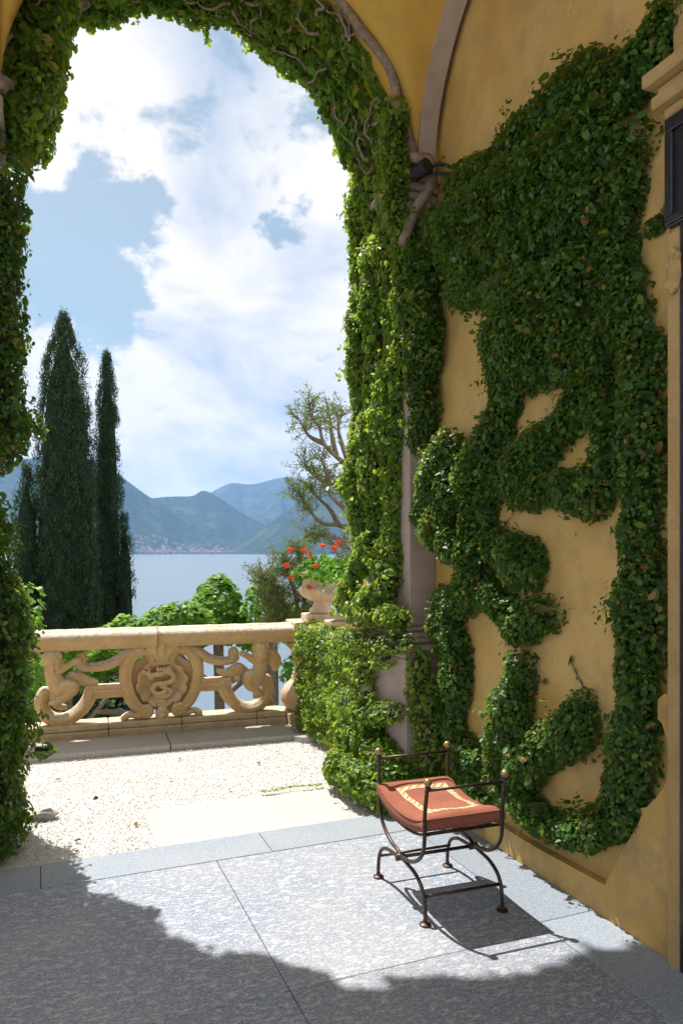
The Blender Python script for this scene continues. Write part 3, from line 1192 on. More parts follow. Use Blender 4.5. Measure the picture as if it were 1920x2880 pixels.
# pilaster where the arch meets the side wall
pl = box('pilaster', (2.262, 2.461, 4.372, 5.048, 1.19, 4.02), 'pierstone', lg, 0.006)
bm = bmesh.new()
box_bm(bm, 2.20, 2.461, 4.31, 5.05, -0.05, 0.985, 0.008)
link('pedestal', from_bm(bm), 'pierstone', pl)
bm = bmesh.new()
for z0, z1, o_ in ((0.987, 1.03, 0.085), (1.032, 1.075, 0.10), (1.077, 1.115, 0.07), (1.117, 1.15, 0.05), (1.152, 1.188, 0.025)):
    box_bm(bm, 2.262 - o_, 2.46, 4.372 - o_, 5.049, z0, z1, min(0.016, (z1 - z0) * 0.4))
link('base_moulding', from_bm(bm), 'pierstone', pl)
bm = bmesh.new()
for z0, z1, o_ in ((4.022, 4.07, 0.02), (4.072, 4.12, 0.05), (4.122, 4.18, 0.085)):
    box_bm(bm, 2.262 - o_, 2.46, 4.372 - o_, 5.049, z0, z1, 0.01)
link('capital', from_bm(bm), 'pierstone', pl)

# twin columns on the pedestal at the other side of the arch
for yy in (4.56, 4.88):
    bm = bmesh.new()
    lathe_bm(bm, [(0.15, 1.05), (0.16, 1.075), (0.15, 1.10), (0.125, 1.125), (0.12, 1.15), (0.118, 1.5), (0.105, 3.86), (0.12, 3.87), (0.12, 3.90), (0.105, 3.91)], -0.385, yy, 20)
    cl = link('column', from_bm(bm), 'pierstone', lg, True)
    bm = bmesh.new()
    lathe_bm(bm, [(0.105, 3.912), (0.115, 3.95), (0.15, 4.0), (0.175, 4.03), (0.175, 4.06)], -0.385, yy, 20)
    link('capital', from_bm(bm), 'pierstone', cl, True)
bm = bmesh.new()
box_bm(bm, -0.60, -0.19, 4.38, 5.045, 4.062, 4.16, 0.012)
link('impost', from_bm(bm), 'pierstone', lg)
bm = bmesh.new()
box_bm(bm, -0.56, -0.22, 4.40, 5.03, -0.05, 0.93, 0.008)
link('pedestal', from_bm(bm), 'pierstone', lg)
bm = bmesh.new()
box_bm(bm, -0.60, -0.17, 4.36, 5.05, 0.932, 1.045, 0.02)
link('pedestal_cap', from_bm(bm), 'grey_stone', lg)
# outer supports of the arcade, left and behind
for (x, y) in ((-3.3, 1.75),):
    bm = bmesh.new()
    lathe_bm(bm, [(0.17, 0), (0.17, 0.1), (0.14, 0.16), (0.13, 3.95), (0.18, 4.0), (0.18, 4.1)], x, y, 18)
    link('column', from_bm(bm), 'pierstone', lg, True)

# wall fittings
sw = empty('light_switch', 'small dark bronze light switch plate on the ochre wall', 'light switch', (2.45, 4.29, 1.41))
box('switch_plate', (2.451, 2.461, 4.255, 4.33, 1.345, 1.475), 'switch', sw, 0.002)
box('button', (2.446, 2.4515, 4.27, 4.295, 1.385, 1.415), 'white', sw, 0.001)
sp = empty('spotlight', 'black spotlight on a bracket beside the capital', 'spotlight', (2.30, 4.2, 4.12))
bm = bmesh.new()
tube_bm(bm, [(2.22, 4.22, 4.10), (2.24, 4.15, 4.11), (2.255, 4.11, 4.115)], [0.042, 0.048, 0.052], 14)
link('lamp_head', from_bm(bm), 'black', sp)
bm = bmesh.new()
tube_bm(bm, [(2.26, 4.17, 4.12), (2.34, 4.12, 4.15), (2.45, 4.08, 4.12)], 0.012, 8)
tube_bm(bm, [(2.26, 4.17, 4.10), (2.36, 4.10, 4.08), (2.455, 4.07, 4.09)], 0.010, 8)
box_bm(bm, 2.445, 2.462, 4.03, 4.12, 4.05, 4.16)
link('bracket', from_bm(bm), 'black', sp)
st = bmesh.new()
ball_bm(st, (0.02, 5.10, 0.0), 0.07, (1.3, 0.7, 0.55), 8)
for v in st.verts:
    v.co += Vector((random.uniform(-1, 1), random.uniform(-1, 1), random.uniform(-1, 1))) * 0.012
props(link('rock', from_bm(st), 'grey_stone'), 'small brown rock at the foot of the left ivy pillar', 'rock')

# ================================================================== BALUSTRADE
bl = empty('balustrade', 'carved ochre stone balustrade with putti and a serpent cartouche', 'balustrade', tuple(bal(1.07, 0, 0)))
# plinth blocks with an upper fascia
cuts = [-2.0, -1.0, 0.02, 0.60, 1.245, 1.95, 2.24]
for s0, s1 in zip(cuts[:-1], cuts[1:]):
    bal_part('plinth_block', 'plinth', bl, (s0 + 0.002, s1 - 0.002, -0.17, 0.108, -0.05, 0.083, 0.008), (s0 + 0.002, s1 - 0.002, -0.165, 0.092, 0.086, 0.142, 0.012))
# rail, a bull-nosed profile with a groove along the top
prof = [(0.10, 0.805), (0.125, 0.815), (0.13, 0.845), (0.155, 0.86), (0.165, 0.89), (0.16, 0.925), (0.14, 0.95), (0.085, 0.968), (0.075, 0.958), (0.065, 0.968), (0.02, 0.985),
        (-0.02, 0.985), (-0.065, 0.968), (-0.14, 0.95), (-0.165, 0.89), (-0.13, 0.845), (-0.10, 0.805)]
for s0, s1 in ((-2.0, -0.55), (-0.546, 1.02), (1.024, 2.31)):
    bm = bmesh.new()
    ns = int((s1 - s0) / 0.06)
    rings = []
    for i in range(ns + 1):
        s = s0 + (s1 - s0) * i / ns
        rings.append([bm.verts.new(bal(s, z + random.uniform(-0.0025, 0.0025) * (z > 0.9), d + random.uniform(-0.002, 0.002))) for d, z in prof])
    for a, b in zip(rings[:-1], rings[1:]):
        for k in range(len(prof)):
            bm.faces.new((a[k], a[(k + 1) % len(prof)], b[(k + 1) % len(prof)], b[k]))
    bm.faces.new(rings[0])
    bm.faces.new(rings[-1][::-1])
    link('rail', from_bm(bm), 'balu', bl, True)


BD = Vector((BN[0], BN[1], 0))


def carve(pts, r, d=0.0, flat=None, n=5, sides=10, bm=None, ends=True):
    """a carved limb or moulding that runs through (s, z) points; d = distance proud of the panel plane"""
    own = bm is None
    bm = bm or bmesh.new()
    q = smooth_path([(p[0], p[1], (d[i] if isinstance(d, (list, tuple)) else d)) for i, p in enumerate(pts)], n)
    m = len(q)
    if isinstance(r, (list, tuple)):
        rr = list(np.interp(np.linspace(0, len(r) - 1, m), range(len(r)), r))
    else:
        rr = [r] * m
    P = [bal(a, b_, c_) for a, b_, c_ in q]
    tube_bm(bm, P, rr, sides, (BD, flat) if flat else None)
    if ends:
        for e in (0, -1):
            ball = bmesh.ops.create_uvsphere(bm, u_segments=10, v_segments=7, radius=rr[e])
            for v in ball['verts']:
                if flat:
                    v.co = v.co + BD * v.co.dot(BD) * (flat - 1)
                v.co += P[e]
    return bm


def cball(bm, s, z, d, r, sc=(1, 1, 1)):
    res = bmesh.ops.create_uvsphere(bm, u_segments=14, v_segments=10, radius=r)
    for v in res['verts']:
        v.co = bal(s + v.co.x * sc[0], z + v.co.z * sc[2], d + v.co.y * sc[1])


def ring_part(pts, d=0.0):
    bm = carve(pts, 0.063, d, 1.1)
    carve(pts, 0.022, d + 0.058, None, bm=bm)
    cx = sum(p[0] for p in pts) / len(pts)
    bal_box(bm, cx - 0.09, cx + 0.09, -0.06, 0.06, 0.125, 0.17)
    return link('ring_scroll', remeshed(bm, 0.011, 2), 'balu', bl)


L_ring = [(0.063, 0.429), (0.038, 0.378), (0.042, 0.317), (0.063, 0.254), (0.120, 0.200), (0.206, 0.182), (0.299, 0.212), (0.379, 0.278), (0.431, 0.360), (0.453, 0.428)]
R_ring = [(2.053, 0.433), (2.072, 0.357), (2.045, 0.269), (1.992, 0.200), (1.893, 0.172), (1.796, 0.198), (1.721, 0.260), (1.670, 0.337), (1.640, 0.398), (1.625, 0.428)]
ring_part(L_ring)
ring_part(R_ring)
bal_part('tie_bar', 'balu', bl, (0.40, 0.775, -0.055, 0.055, 0.36, 0.478, 0.012), (0.40, 0.775, 0.052, 0.070, 0.405, 0.44, 0.006))
bal_part('tie_bar', 'balu', bl, (1.385, 1.715, -0.055, 0.055, 0.365, 0.485, 0.012), (1.385, 1.715, 0.052, 0.070, 0.41, 0.445, 0.006))
for pts in ([(0.345, 0.725), (0.362, 0.748), (0.385, 0.735), (0.380, 0.700), (0.345, 0.668), (0.387, 0.641), (0.490, 0.640), (0.601, 0.654), (0.699, 0.704), (0.774, 0.752), (0.866, 0.783)],
            [(1.762, 0.712), (1.745, 0.735), (1.722, 0.725), (1.728, 0.690), (1.765, 0.664), (1.721, 0.640), (1.618, 0.638), (1.523, 0.661), (1.450, 0.701), (1.385, 0.747), (1.300, 0.775)]):
    bm = carve(pts, [0.032, 0.034, 0.034, 0.034, 0.036, 0.040, 0.045, 0.048, 0.051, 0.055, 0.058], 0.0, 1.35)
    carve(pts[5:], 0.018, 0.058, bm=bm)
    link('arm_scroll', remeshed(bm, 0.010, 2), 'balu', bl)

# cartouche
ct_bm = bmesh.new()
CX_ = 1.074
half = [(0.978, 0.655), (0.995, 0.700), (0.940, 0.765), (0.857, 0.770), (0.794, 0.718), (0.755, 0.612), (0.752, 0.504), (0.768, 0.423), (0.794, 0.340), (0.836, 0.272), (0.883, 0.231)]
for sgn in (1, -1):
    pts = [(CX_ + sgn * (p[0] - CX_), p[1]) for p in half]
    carve(pts, [0.034, 0.042, 0.054, 0.062, 0.062, 0.062, 0.062, 0.062, 0.06, 0.056, 0.05], 0.0, 1.35, bm=ct_bm)
    inn = [(CX_ + sgn * (p[0] + 0.038 - CX_), CX_ * 0 + 0.47 + (p[1] - 0.47) * 0.93) for p in half[2:]]
    carve(inn, 0.016, 0.058, bm=ct_bm)
    out_ = [(CX_ + sgn * (p[0] - 0.012 - CX_), p[1]) for p in half[2:]]
    carve(out_, 0.018, 0.062, bm=ct_bm)
    for (a, b_, c_) in (((0.71, 0.66), (0.735, 0.60), (0.76, 0.56)), ((0.72, 0.38), (0.745, 0.43), (0.74, 0.48))):
        carve([(CX_ + sgn * (q[0] - CX_), q[1]) for q in (a, b_, c_)], [0.02, 0.035, 0.03], 0.0, 1.5, bm=ct_bm)
bk_ = [bal(CX_ + 0.30 * math.cos(a), 0.475 + 0.27 * math.sin(a), 0) for a in np.linspace(0, 2 * PI, 48, endpoint=False)]
fa = [ct_bm.verts.new(v + BD * -0.012) for v in bk_]
fb = [ct_bm.verts.new(v + BD * -0.06) for v in bk_]
ct_bm.faces.new(fa)
ct_bm.faces.new(fb[::-1])
for k in range(48):
    ct_bm.faces.new((fa[k], fb[k], fb[(k + 1) % 48], fa[(k + 1) % 48]))
link('cartouche', remeshed(ct_bm, 0.010, 1), 'balu', bl)
cart = COL.objects[-1]
for sgn in (1, -1):
    c = (CX_ + sgn * (0.931 - CX_), 0.208)
    sp_ = []
    for k in range(22):
        a = -0.6 + k * 0.48
        r_ = 0.062 * (1 - k / 26)
        sp_.append((c[0] - sgn * r_ * math.cos(a), c[1] + r_ * math.sin(a)))
    bm = carve(sp_, [0.026, 0.026, 0.024, 0.02, 0.018], [0.03 + 0.001 * k for k in range(22)], 1.6, 2)
    cball(bm, c[0], c[1], 0.02, 0.066, (1, 0.8, 1))
    foot = [(CX_ + sgn * (q[0] - CX_), q[1]) for q in ((0.735, 0.163), (0.784, 0.190), (0.86, 0.165), (0.92, 0.155))]
    carve(foot, [0.034, 0.030, 0.026, 0.024], 0.01, 1.7, bm=bm)
    link('volute', remeshed(bm, 0.009, 1), 'balu', cart)
# crest shell of three lobes under the rail
bm = bmesh.new()
for (s0, z0), (s1, z1), r0, r1 in (((1.07, 0.68), (1.074, 0.815), 0.035, 0.05), ((1.05, 0.68), (0.985, 0.80), 0.03, 0.042), ((1.098, 0.68), (1.163, 0.80), 0.03, 0.042),
                                   ((1.03, 0.70), (0.945, 0.785), 0.02, 0.026), ((1.118, 0.70), (1.203, 0.785), 0.02, 0.026)):
    carve([(s0, z0), ((s0 + s1) / 2, (z0 + z1) / 2), (s1, z1)], [r0, (r0 + r1) / 2, r1], [0.04, 0.055, 0.085], 1.1, bm=bm)
for k in range(5):
    cball(bm, 1.02 + 0.027 * k, 0.655 - 0.006 * (k == 2), 0.07, 0.017)
link('crest_shell', remeshed(bm, 0.008, 1), 'balu', cart)
# shell dish with scalloped, rolled rim
bm = bmesh.new()
nt_, nr_ = 108, 14
rings = []
for j in range(nr_ + 1):
    q = j / nr_
    ring = []
    for i in range(nt_):
        a = 2 * PI * i / nt_
        lob = abs(math.sin(a * 6.0 + 0.6))
        rx, rz = 0.222 + 0.018 * lob, 0.205 + 0.018 * lob
        dd = -0.055 + 0.105 * q ** 2.2 + 0.032 * lob * q - 0.03 * (q > 0.97)
        ring.append(bm.verts.new(bal(CX_ + rx * q * math.cos(a), 0.462 + rz * q * math.sin(a), dd)))
    rings.append(ring)
for a, b in zip(rings[:-1], rings[1:]):
    for k in range(nt_):
        bm.faces.new((a[k], b[k], b[(k + 1) % nt_], a[(k + 1) % nt_]))
bk = [bm.verts.new(v.co - BD * 0.05) for v in rings[-1]]
for k in range(nt_):
    bm.faces.new((rings[-1][k], bk[k], bk[(k + 1) % nt_], rings[-1][(k + 1) % nt_]))
bm.faces.new(bk)
bmesh.ops.remove_doubles(bm, verts=bm.verts, dist=0.0005)
link('shell_dish', from_bm(bm), 'balu', cart, True)
snake = [(1.035, 0.548), (1.060, 0.558), (1.098, 0.566), (1.138, 0.562), (1.168, 0.540), (1.172, 0.500), (1.140, 0.472), (1.090, 0.462), (1.040, 0.462), (1.000, 0.446), (0.985, 0.412),
         (1.005, 0.378), (1.050, 0.368), (1.095, 0.386), (1.098, 0.424), (1.066, 0.434)]
snake2 = [(1.105, 0.400), (1.140, 0.402), (1.150, 0.372), (1.120, 0.343), (1.075, 0.338), (1.030, 0.345), (1.010, 0.326), (1.030, 0.302), (1.074, 0.298), (1.108, 0.286), (1.095, 0.262),
          (1.055, 0.270), (1.042, 0.252), (1.074, 0.238)]
bm = carve(snake, [0.028, 0.026, 0.025, 0.025, 0.024, 0.024, 0.024, 0.023, 0.022], 0.045)
carve(snake2, [0.021, 0.020, 0.018, 0.016, 0.012], 0.04, bm=bm)
cball(bm, 1.045, 0.552, 0.055, 0.034, (1.35, 1, 0.8))
cball(bm, 1.008, 0.556, 0.055, 0.018, (1.6, 1, 0.6))
cball(bm, 1.010, 0.536, 0.052, 0.015, (1.6, 1, 0.6))
link('serpent', remeshed(bm, 0.006, 1), 'balu', cart)
bm = carve([(1.025, 0.592), (1.09, 0.588), (1.15, 0.588)], 0.013, 0.05)
for s, z in ((1.024, 0.632), (1.056, 0.622), (1.09, 0.636), (1.122, 0.622), (1.150, 0.632)):
    carve([(s * 0.75 + 1.088 * 0.25, 0.596), (s, z)], [0.012, 0.005], 0.052, n=2, bm=bm)
link('crown', remeshed(bm, 0.005, 0), 'balu', cart)
bm = carve([(1.02, 0.548), (0.975, 0.545), (0.938, 0.56)], [0.018, 0.024, 0.026], 0.05)
cball(bm, 0.905, 0.575, 0.055, 0.028)
carve([(0.95, 0.568), (0.955, 0.605), (0.925, 0.622)], [0.013, 0.011, 0.010], 0.055, bm=bm)
carve([(0.94, 0.550), (0.955, 0.520), (0.985, 0.518)], [0.013, 0.011, 0.010], 0.055, bm=bm)
link('swallowed_figure', remeshed(bm, 0.006, 1), 'balu', cart)
bm = bmesh.new()
bal_box(bm, 1.015, 1.13, -0.03, 0.075, 0.10, 0.215, 0.012)
cball(bm, 1.072, 0.215, 0.045, 0.05, (1, 0.8, 0.9))
cball(bm, 1.072, 0.165, 0.08, 0.022)
link('foot_block', remeshed(bm, 0.009, 1), 'balu', cart)


# putti
def putto(head, chin, torso, arm, leg, leg2, extra, hs):
    bm = bmesh.new()
    cball(bm, head[0], head[1], 0.075, 0.083, (0.97, 1, 1.0))
    cball(bm, (head[0] + chin[0]) / 2, (head[1] + chin[1]) / 2 - 0.012, 0.088, 0.062, (0.92, 0.95, 1.0))
    cx, cz = head[0] + 0.008 * hs, head[1] - 0.025
    cball(bm, cx, cz - 0.018, 0.150, 0.014, (0.8, 0.9, 1.2))            # nose
    cball(bm, cx, cz - 0.052, 0.135, 0.014, (1.5, 0.8, 0.7))            # lips
    cball(bm, cx, cz - 0.076, 0.130, 0.016)                            # chin
    for e in (-1, 1):
        cball(bm, cx + e * 0.036, cz - 0.032, 0.117, 0.026)             # cheeks
        carve([(cx + e * 0.012, cz + 0.016), (cx + e * 0.03, cz + 0.022), (cx + e * 0.05, cz + 0.012)], 0.009, [0.140, 0.140, 0.122], n=3, bm=bm)
        cball(bm, cx + e * 0.030, cz + 0.001, 0.131, 0.010, (1.3, 0.7, 0.8))
        cball(bm, head[0] + e * 0.072, cz - 0.01, 0.07, 0.018, (0.6, 0.8, 1.2))
    for k in range(16):                                                 # curls of hair
        a = PI * (0.05 + 0.9 * k / 15)
        cball(bm, head[0] + 0.070 * math.cos(a), head[1] + 0.012 + 0.060 * math.sin(a), 0.085 + 0.025 * math.sin(a * 3), 0.021)
    carve(torso, [0.064, 0.070, 0.074, 0.068], [0.05, 0.055, 0.06, 0.06][:len(torso)], 1.1, bm=bm)
    carve([(chin[0], chin[1] + 0.01), torso[0]], [0.035, 0.045], 0.06, bm=bm)
    for nm, rr_, dd in ((arm, [0.045, 0.038, 0.030, 0.031], 0.065), (leg, [0.062, 0.068, 0.050, 0.038, 0.030], 0.085), (leg2, [0.050, 0.044, 0.034, 0.028], 0.03)):
        carve(nm, rr_, dd, bm=bm)
    h = arm[-1]
    for k in range(4):                                                  # fingers round the scroll
        carve([(h[0] + hs * 0.004, h[1] - 0.016 + 0.011 * k), (h[0] + hs * 0.024, h[1] - 0.012 + 0.011 * k), (h[0] + hs * 0.036, h[1] - 0.018 + 0.011 * k)], [0.0075, 0.0075, 0.006], [0.085, 0.085, 0.07], n=2, sides=6, bm=bm)
    ft = leg[-1]
    carve([ft, (ft[0] - 0.03 * hs, ft[1] - 0.004)], [0.026, 0.018], 0.075, n=2, bm=bm)
    return link('putto', remeshed(bm, 0.0075, 1), 'balu', bl)


pu1 = putto((0.127, 0.735), (0.131, 0.672), [(0.120, 0.620), (0.142, 0.562), (0.165, 0.510), (0.180, 0.480)], [(0.165, 0.632), (0.215, 0.652), (0.270, 0.680), (0.332, 0.708)],
            [(0.191, 0.475), (0.255, 0.492), (0.300, 0.470), (0.250, 0.412), (0.190, 0.372), (0.141, 0.352)], [(0.150, 0.452), (0.140, 0.380), (0.165, 0.318), (0.225, 0.300)], None, 1)
bm = carve([(0.235, 0.515), (0.290, 0.548), (0.345, 0.545), (0.410, 0.522), (0.490, 0.502)], [0.034, 0.064, 0.064, 0.048, 0.03], 0.015, 0.8)
link('wing', remeshed(bm, 0.009, 1), 'balu', pu1)
pu2 = putto((1.985, 0.745), (1.993, 0.682), [(1.999, 0.628), (1.988, 0.575), (1.975, 0.520), (1.965, 0.470)], [(1.950, 0.636), (1.905, 0.652), (1.862, 0.680), (1.818, 0.708)],
            [(1.955, 0.462), (1.905, 0.500), (1.868, 0.470), (1.880, 0.405), (1.938, 0.365), (1.975, 0.320), (1.935, 0.300)], [(1.998, 0.440), (2.045, 0.410), (2.060, 0.360), (2.020, 0.320)], None, -1)
bm = carve([(2.062, 0.655), (2.115, 0.668), (2.148, 0.630), (2.158, 0.580), (2.152, 0.535)], [0.028, 0.060, 0.066, 0.055, 0.03], -0.01, 0.6)
carve([(2.09, 0.62), (2.12, 0.58)], [0.03, 0.025], -0.01, 0.6, bm=bm)
link('wing', remeshed(bm, 0.009, 1), 'balu', pu2)
bm = carve([(1.850, 0.540), (1.790, 0.558), (1.735, 0.540), (1.655, 0.525), (1.590, 0.552)], [0.034, 0.062, 0.058, 0.042, 0.024], 0.015, 0.8)
cball(bm, 1.775, 0.462, 0.03, 0.032)
link('drapery', remeshed(bm, 0.009, 1), 'balu', pu2)

# end post and the return parapet
ep = bpy.data.objects.new('end_post', None)
COL.objects.link(ep)
ep.parent = bl
ep.matrix_parent_inverse = pinv(bl)
bal_part('post_cap', 'balu', ep, (2.315, 2.66, -0.18, 0.18, 0.792, 0.945, 0.012), (2.30, 2.68, -0.195, 0.195, 0.947, 1.0, 0.014))
bm = bmesh.new()
pc = bal(2.48, 0, 0)
lathe_bm(bm, [(0.19, 0.125), (0.235, 0.16), (0.265, 0.22), (0.268, 0.285), (0.235, 0.35), (0.18, 0.41), (0.16, 0.43), (0.165, 0.45), (0.14, 0.475), (0.135, 0.56), (0.155, 0.66),
              (0.18, 0.72), (0.215, 0.755), (0.215, 0.785), (0.19, 0.791)], pc.x, pc.y, 28)
link('post_bulb', from_bm(bm), 'balu', ep, True)
bal_part('post_base', 'plinth', ep, (2.245, 2.72, -0.2, 0.2, -0.05, 0.124, 0.012))
bm = bmesh.new()
box_bm(bm, 2.30, 2.62, 5.06, 6.62, -0.05, 0.93, 0.01)
box_bm(bm, 2.27, 2.66, 5.06, 6.60, 0.932, 0.99, 0.012)
link('parapet', from_bm(bm), 'balu', bl)


# urns with geraniums
def urn(cx, cy, z0, label, plabel, seed):
    u = empty('garden_urn', label, 'urn', (cx, cy, z0), 'carved urns on the parapet')
    bm = bmesh.new()
    box_bm(bm, cx - 0.155, cx + 0.155, cy - 0.155, cy + 0.155, z0 - 0.075, z0 - 0.002, 0.01)
    link('base_block', from_bm(bm), 'urn', u)
    bm = bmesh.new()
    lathe_bm(bm, [(0.100, z0), (0.114, z0 + 0.012), (0.118, z0 + 0.03), (0.110, z0 + 0.05), (0.088, z0 + 0.06), (0.075, z0 + 0.085), (0.072, z0 + 0.105), (0.082, z0 + 0.125)], cx, cy, 28)
    link('foot', from_bm(bm), 'urn', u, True)

    def gad(a, z):
        e = max(0, min(1, (z - z0 - 0.125) / 0.03)) * max(0, min(1, (z0 + 0.262 - z) / 0.02))
        return 1 + 0.075 * e * (abs(math.sin(a * 8)) ** 0.7 - 0.5)
    bm = bmesh.new()
    lathe_bm(bm, [(0.066, z0 + 0.118), (0.110, z0 + 0.128), (0.160, z0 + 0.155), (0.198, z0 + 0.190), (0.218, z0 + 0.222), (0.217, z0 + 0.245), (0.205, z0 + 0.262), (0.187, z0 + 0.272),
                  (0.182, z0 + 0.290), (0.183, z0 + 0.325), (0.189, z0 + 0.350), (0.202, z0 + 0.366)], cx, cy, 112, gad)
    link('bowl', from_bm(bm), 'urn', u, True)
    bm = bmesh.new()
    lathe_bm(bm, [(0.198, z0 + 0.366), (0.220, z0 + 0.376), (0.228, z0 + 0.392), (0.220, z0 + 0.408), (0.196, z0 + 0.415), (0.176, z0 + 0.40), (0.171, z0 + 0.375)], cx, cy, 120,
             lambda a, z: 1 + 0.045 * (abs(math.sin(a * 13)) ** 0.6 - 0.5))
    link('rim', from_bm(bm), 'urn', u, True)
    # plant
    pz = z0 + 0.40
    g_ = empty('geranium', plabel, 'plant', (cx, cy, pz), 'geraniums growing in the urns')
    n = 900
    a = rng.uniform(0, 6.28, n)
    rr = 0.30 * np.sqrt(rng.uniform(0, 1, n))
    hh = rng.uniform(0, 1, n) * (0.17 - 0.30 * (rr / 0.30) ** 2 * 0.8) + 0.02 * np.sin(a * 3)
    P = np.stack([cx + rr * np.cos(a), cy + rr * np.sin(a), pz + hh], 1)
    D = np.stack([np.cos(a) * rr * 2, np.sin(a) * rr * 2, 0.5 + 0 * a], 1)
    fr = leaf_frames(P, D, (0, 0, 0.2), 0.5, 0.8)
    V, F = leaves_arrays(P, fr, rng.uniform(0.03, 0.055, n), LEAF_V * (1.55, 1, 1.2), LEAF_F)
    fo = link('foliage', mesh_np('foliage', V, F), 'geranium', g_)
    fo['kind'] = 'stuff'
    return g_, pz


def flower(g_, base, p, r=0.031):
    bm = bmesh.new()
    tube_bm(bm, smooth_path([base, ((base[0] + p[0]) / 2, (base[1] + p[1]) / 2, max(base[2], p[2]) - 0.01), p], 3), 0.0028, 5)
    link('flower_stalk', from_bm(bm), 'stemgreen', g_)
    n = 34
    D = unit(rng.normal(0, 1, (n, 3)))
    P = np.array(p) + D * r * rng.uniform(0.5, 1, (n, 1)) * np.array([1.15, 1.15, 0.85])
    V, F = leaves_arrays(P, leaf_frames(P, D, (0, 0, 1), 0.5, 0.8), rng.uniform(0.015, 0.022, n), LEAF_V * (1.4, 1, 1), LEAF_F)
    link('flower_head', mesh_np('flower_head', V, F), 'petal', g_)


UZ = 1.075
g1, pz = urn(2.54, 6.79, UZ, 'lobed stone urn on the balustrade corner, the farther of the two', 'red flowering geranium spilling from the farther stone urn', 1)
for dx, dy, dz in ((-0.37, -0.05, 0.07), (-0.33, -0.10, -0.04), (-0.16, -0.10, 0.17), (-0.29, 0.05, 0.22), (-0.17, 0.02, 0.22), (-0.05, -0.18, 0.02), (-0.185, -0.20, -0.13), (0.02, 0.0, 0.26), (-0.13, -0.20, 0.07)):
    flower(g1, (2.54 + dx * 0.4, 6.79 + dy * 0.4, pz + 0.02), (2.54 + dx, 6.79 + dy, pz + dz))
g2, pz = urn(2.49, 6.02, UZ, 'lobed stone urn half hidden by ivy, the nearer of the two', 'red flowering geranium in the nearer urn beside the ivy', 2)
for dx, dy, dz in ((-0.12, -0.02, 0.24), (-0.06, 0.05, 0.28), (0.06, 0.0, 0.25), (0.05, -0.16, 0.05), (0.12, -0.04, 0.28)):
    flower(g2, (2.49 + dx * 0.4, 6.02 + dy * 0.4, pz + 0.02), (2.49 + dx, 6.02 + dy, pz + dz))

# ================================================================== TREES BELOW THE TERRACE


def ground_z(x, y):
    return -3.4 - 0.42 * (y - 7.5)


CSPRAY_V = np.array([(0, -0.5, 0), (-0.17, 0.05, 0.05), (0, 0.55, 0), (0.17, 0.05, 0.05)])
CSPRAY_F = np.array([(0, 1, 2, 3)])


def cypress(x, y, ztop, rmax, label, nclump, per, sub=(), prof=None):
    per = per * 2
    zb = ground_z(x, y)
    H = ztop - zb
    r0 = empty('cypress_tree', label, 'tree', (x, y, zb), 'cypresses on the garden slope')
    tube('trunk', [(x, y, zb - 0.3), (x, y, zb + H * 0.5), (x, y, zb + H * 0.95)], [0.22, 0.12, 0.02], 'bark_dark', r0, 8)
    Ps, Ds, Ts = [], [], []
    parts = [(x, y, zb + 0.3, ztop, rmax)] + list(sub)
    wts = [1.0] + [0.25 * 1.0] * len(sub)
    bm = bmesh.new()
    for (cx, cy, b0, t0, rm), w_ in zip(parts, wts):
        hh = t0 - b0
        q = np.linspace(0, 1, 14)
        pr = np.interp(q, [0, 0.12, 0.35, 0.6, 0.8, 0.93, 1.0], [0.85, 0.97, 1.0, 0.92, 0.74, 0.50, 0.05])
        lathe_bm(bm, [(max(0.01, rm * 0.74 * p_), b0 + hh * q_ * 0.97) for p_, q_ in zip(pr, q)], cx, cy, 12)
        nc = int(nclump * w_)
        zf = rng.uniform(0, 1, nc) ** 0.9
        ang = rng.uniform(0, 6.28, nc)
        rr = rm * np.interp(zf, [0, 0.12, 0.35, 0.6, 0.8, 0.93, 1.0], [0.85, 0.97, 1.0, 0.92, 0.74, 0.50, 0.06])
        rr = rr * (1 + 0.06 * rng.normal(0, 1, nc) + 0.06 * np.sin(ang * 5 + zf * 9))
        C = np.stack([cx + rr * np.cos(ang) * 0.92, cy + rr * np.sin(ang) * 0.92, b0 + hh * zf], 1)
        cr = 0.10 + 0.085 * rng.uniform(0, 1, nc)
        idx = np.repeat(np.arange(nc), per)
        d = rng.normal(0, 1, (len(idx), 3))
        d = unit(d)
        P = C[idx] + d * (cr[idx] * rng.uniform(0.4, 1, len(idx)))[:, None] * np.array([0.8, 0.8, 1.7])
        Ps.append(P)
        outd = np.stack([np.cos(ang), np.sin(ang), 0 * ang], 1)[idx]
        Ds.append(outd * 0.6 + d)
        Ts.append(np.array([0, 0, 1.0]) + outd * 0.35 + d * 0.35)
    P = np.concatenate(Ps)
    D = np.concatenate(Ds)
    fr = leaf_frames(P, D, np.concatenate(Ts), 0.45, 0.25)
    V, F = leaves_arrays(P, fr, rng.uniform(0.045, 0.085, len(P)), CSPRAY_V, CSPRAY_F)
    o = link('crown', mesh_np('crown', V, F), 'cypress', r0)
    o['kind'] = 'stuff'
    c = link('crown_shade_core', from_bm(bm), 'darkgreen', r0, True)  # added dark core that blocks light and stands in for inner shade
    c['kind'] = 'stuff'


cypress(0.52, 19.2, 7.35, 0.92, 'tallest dark green cypress with a narrow pointed crown behind the balustrade', 1500, 26,
        sub=[(-0.32, 19.0, -7.5, 3.6, 0.52), (0.75, 19.05, -3.0, 5.6, 0.60)])
cypress(1.66, 20.9, 6.95, 0.50, 'slimmer cypress standing right of the tallest one', 950, 26,
        sub=[(2.10, 20.7, -8.0, 2.6, 0.36)])

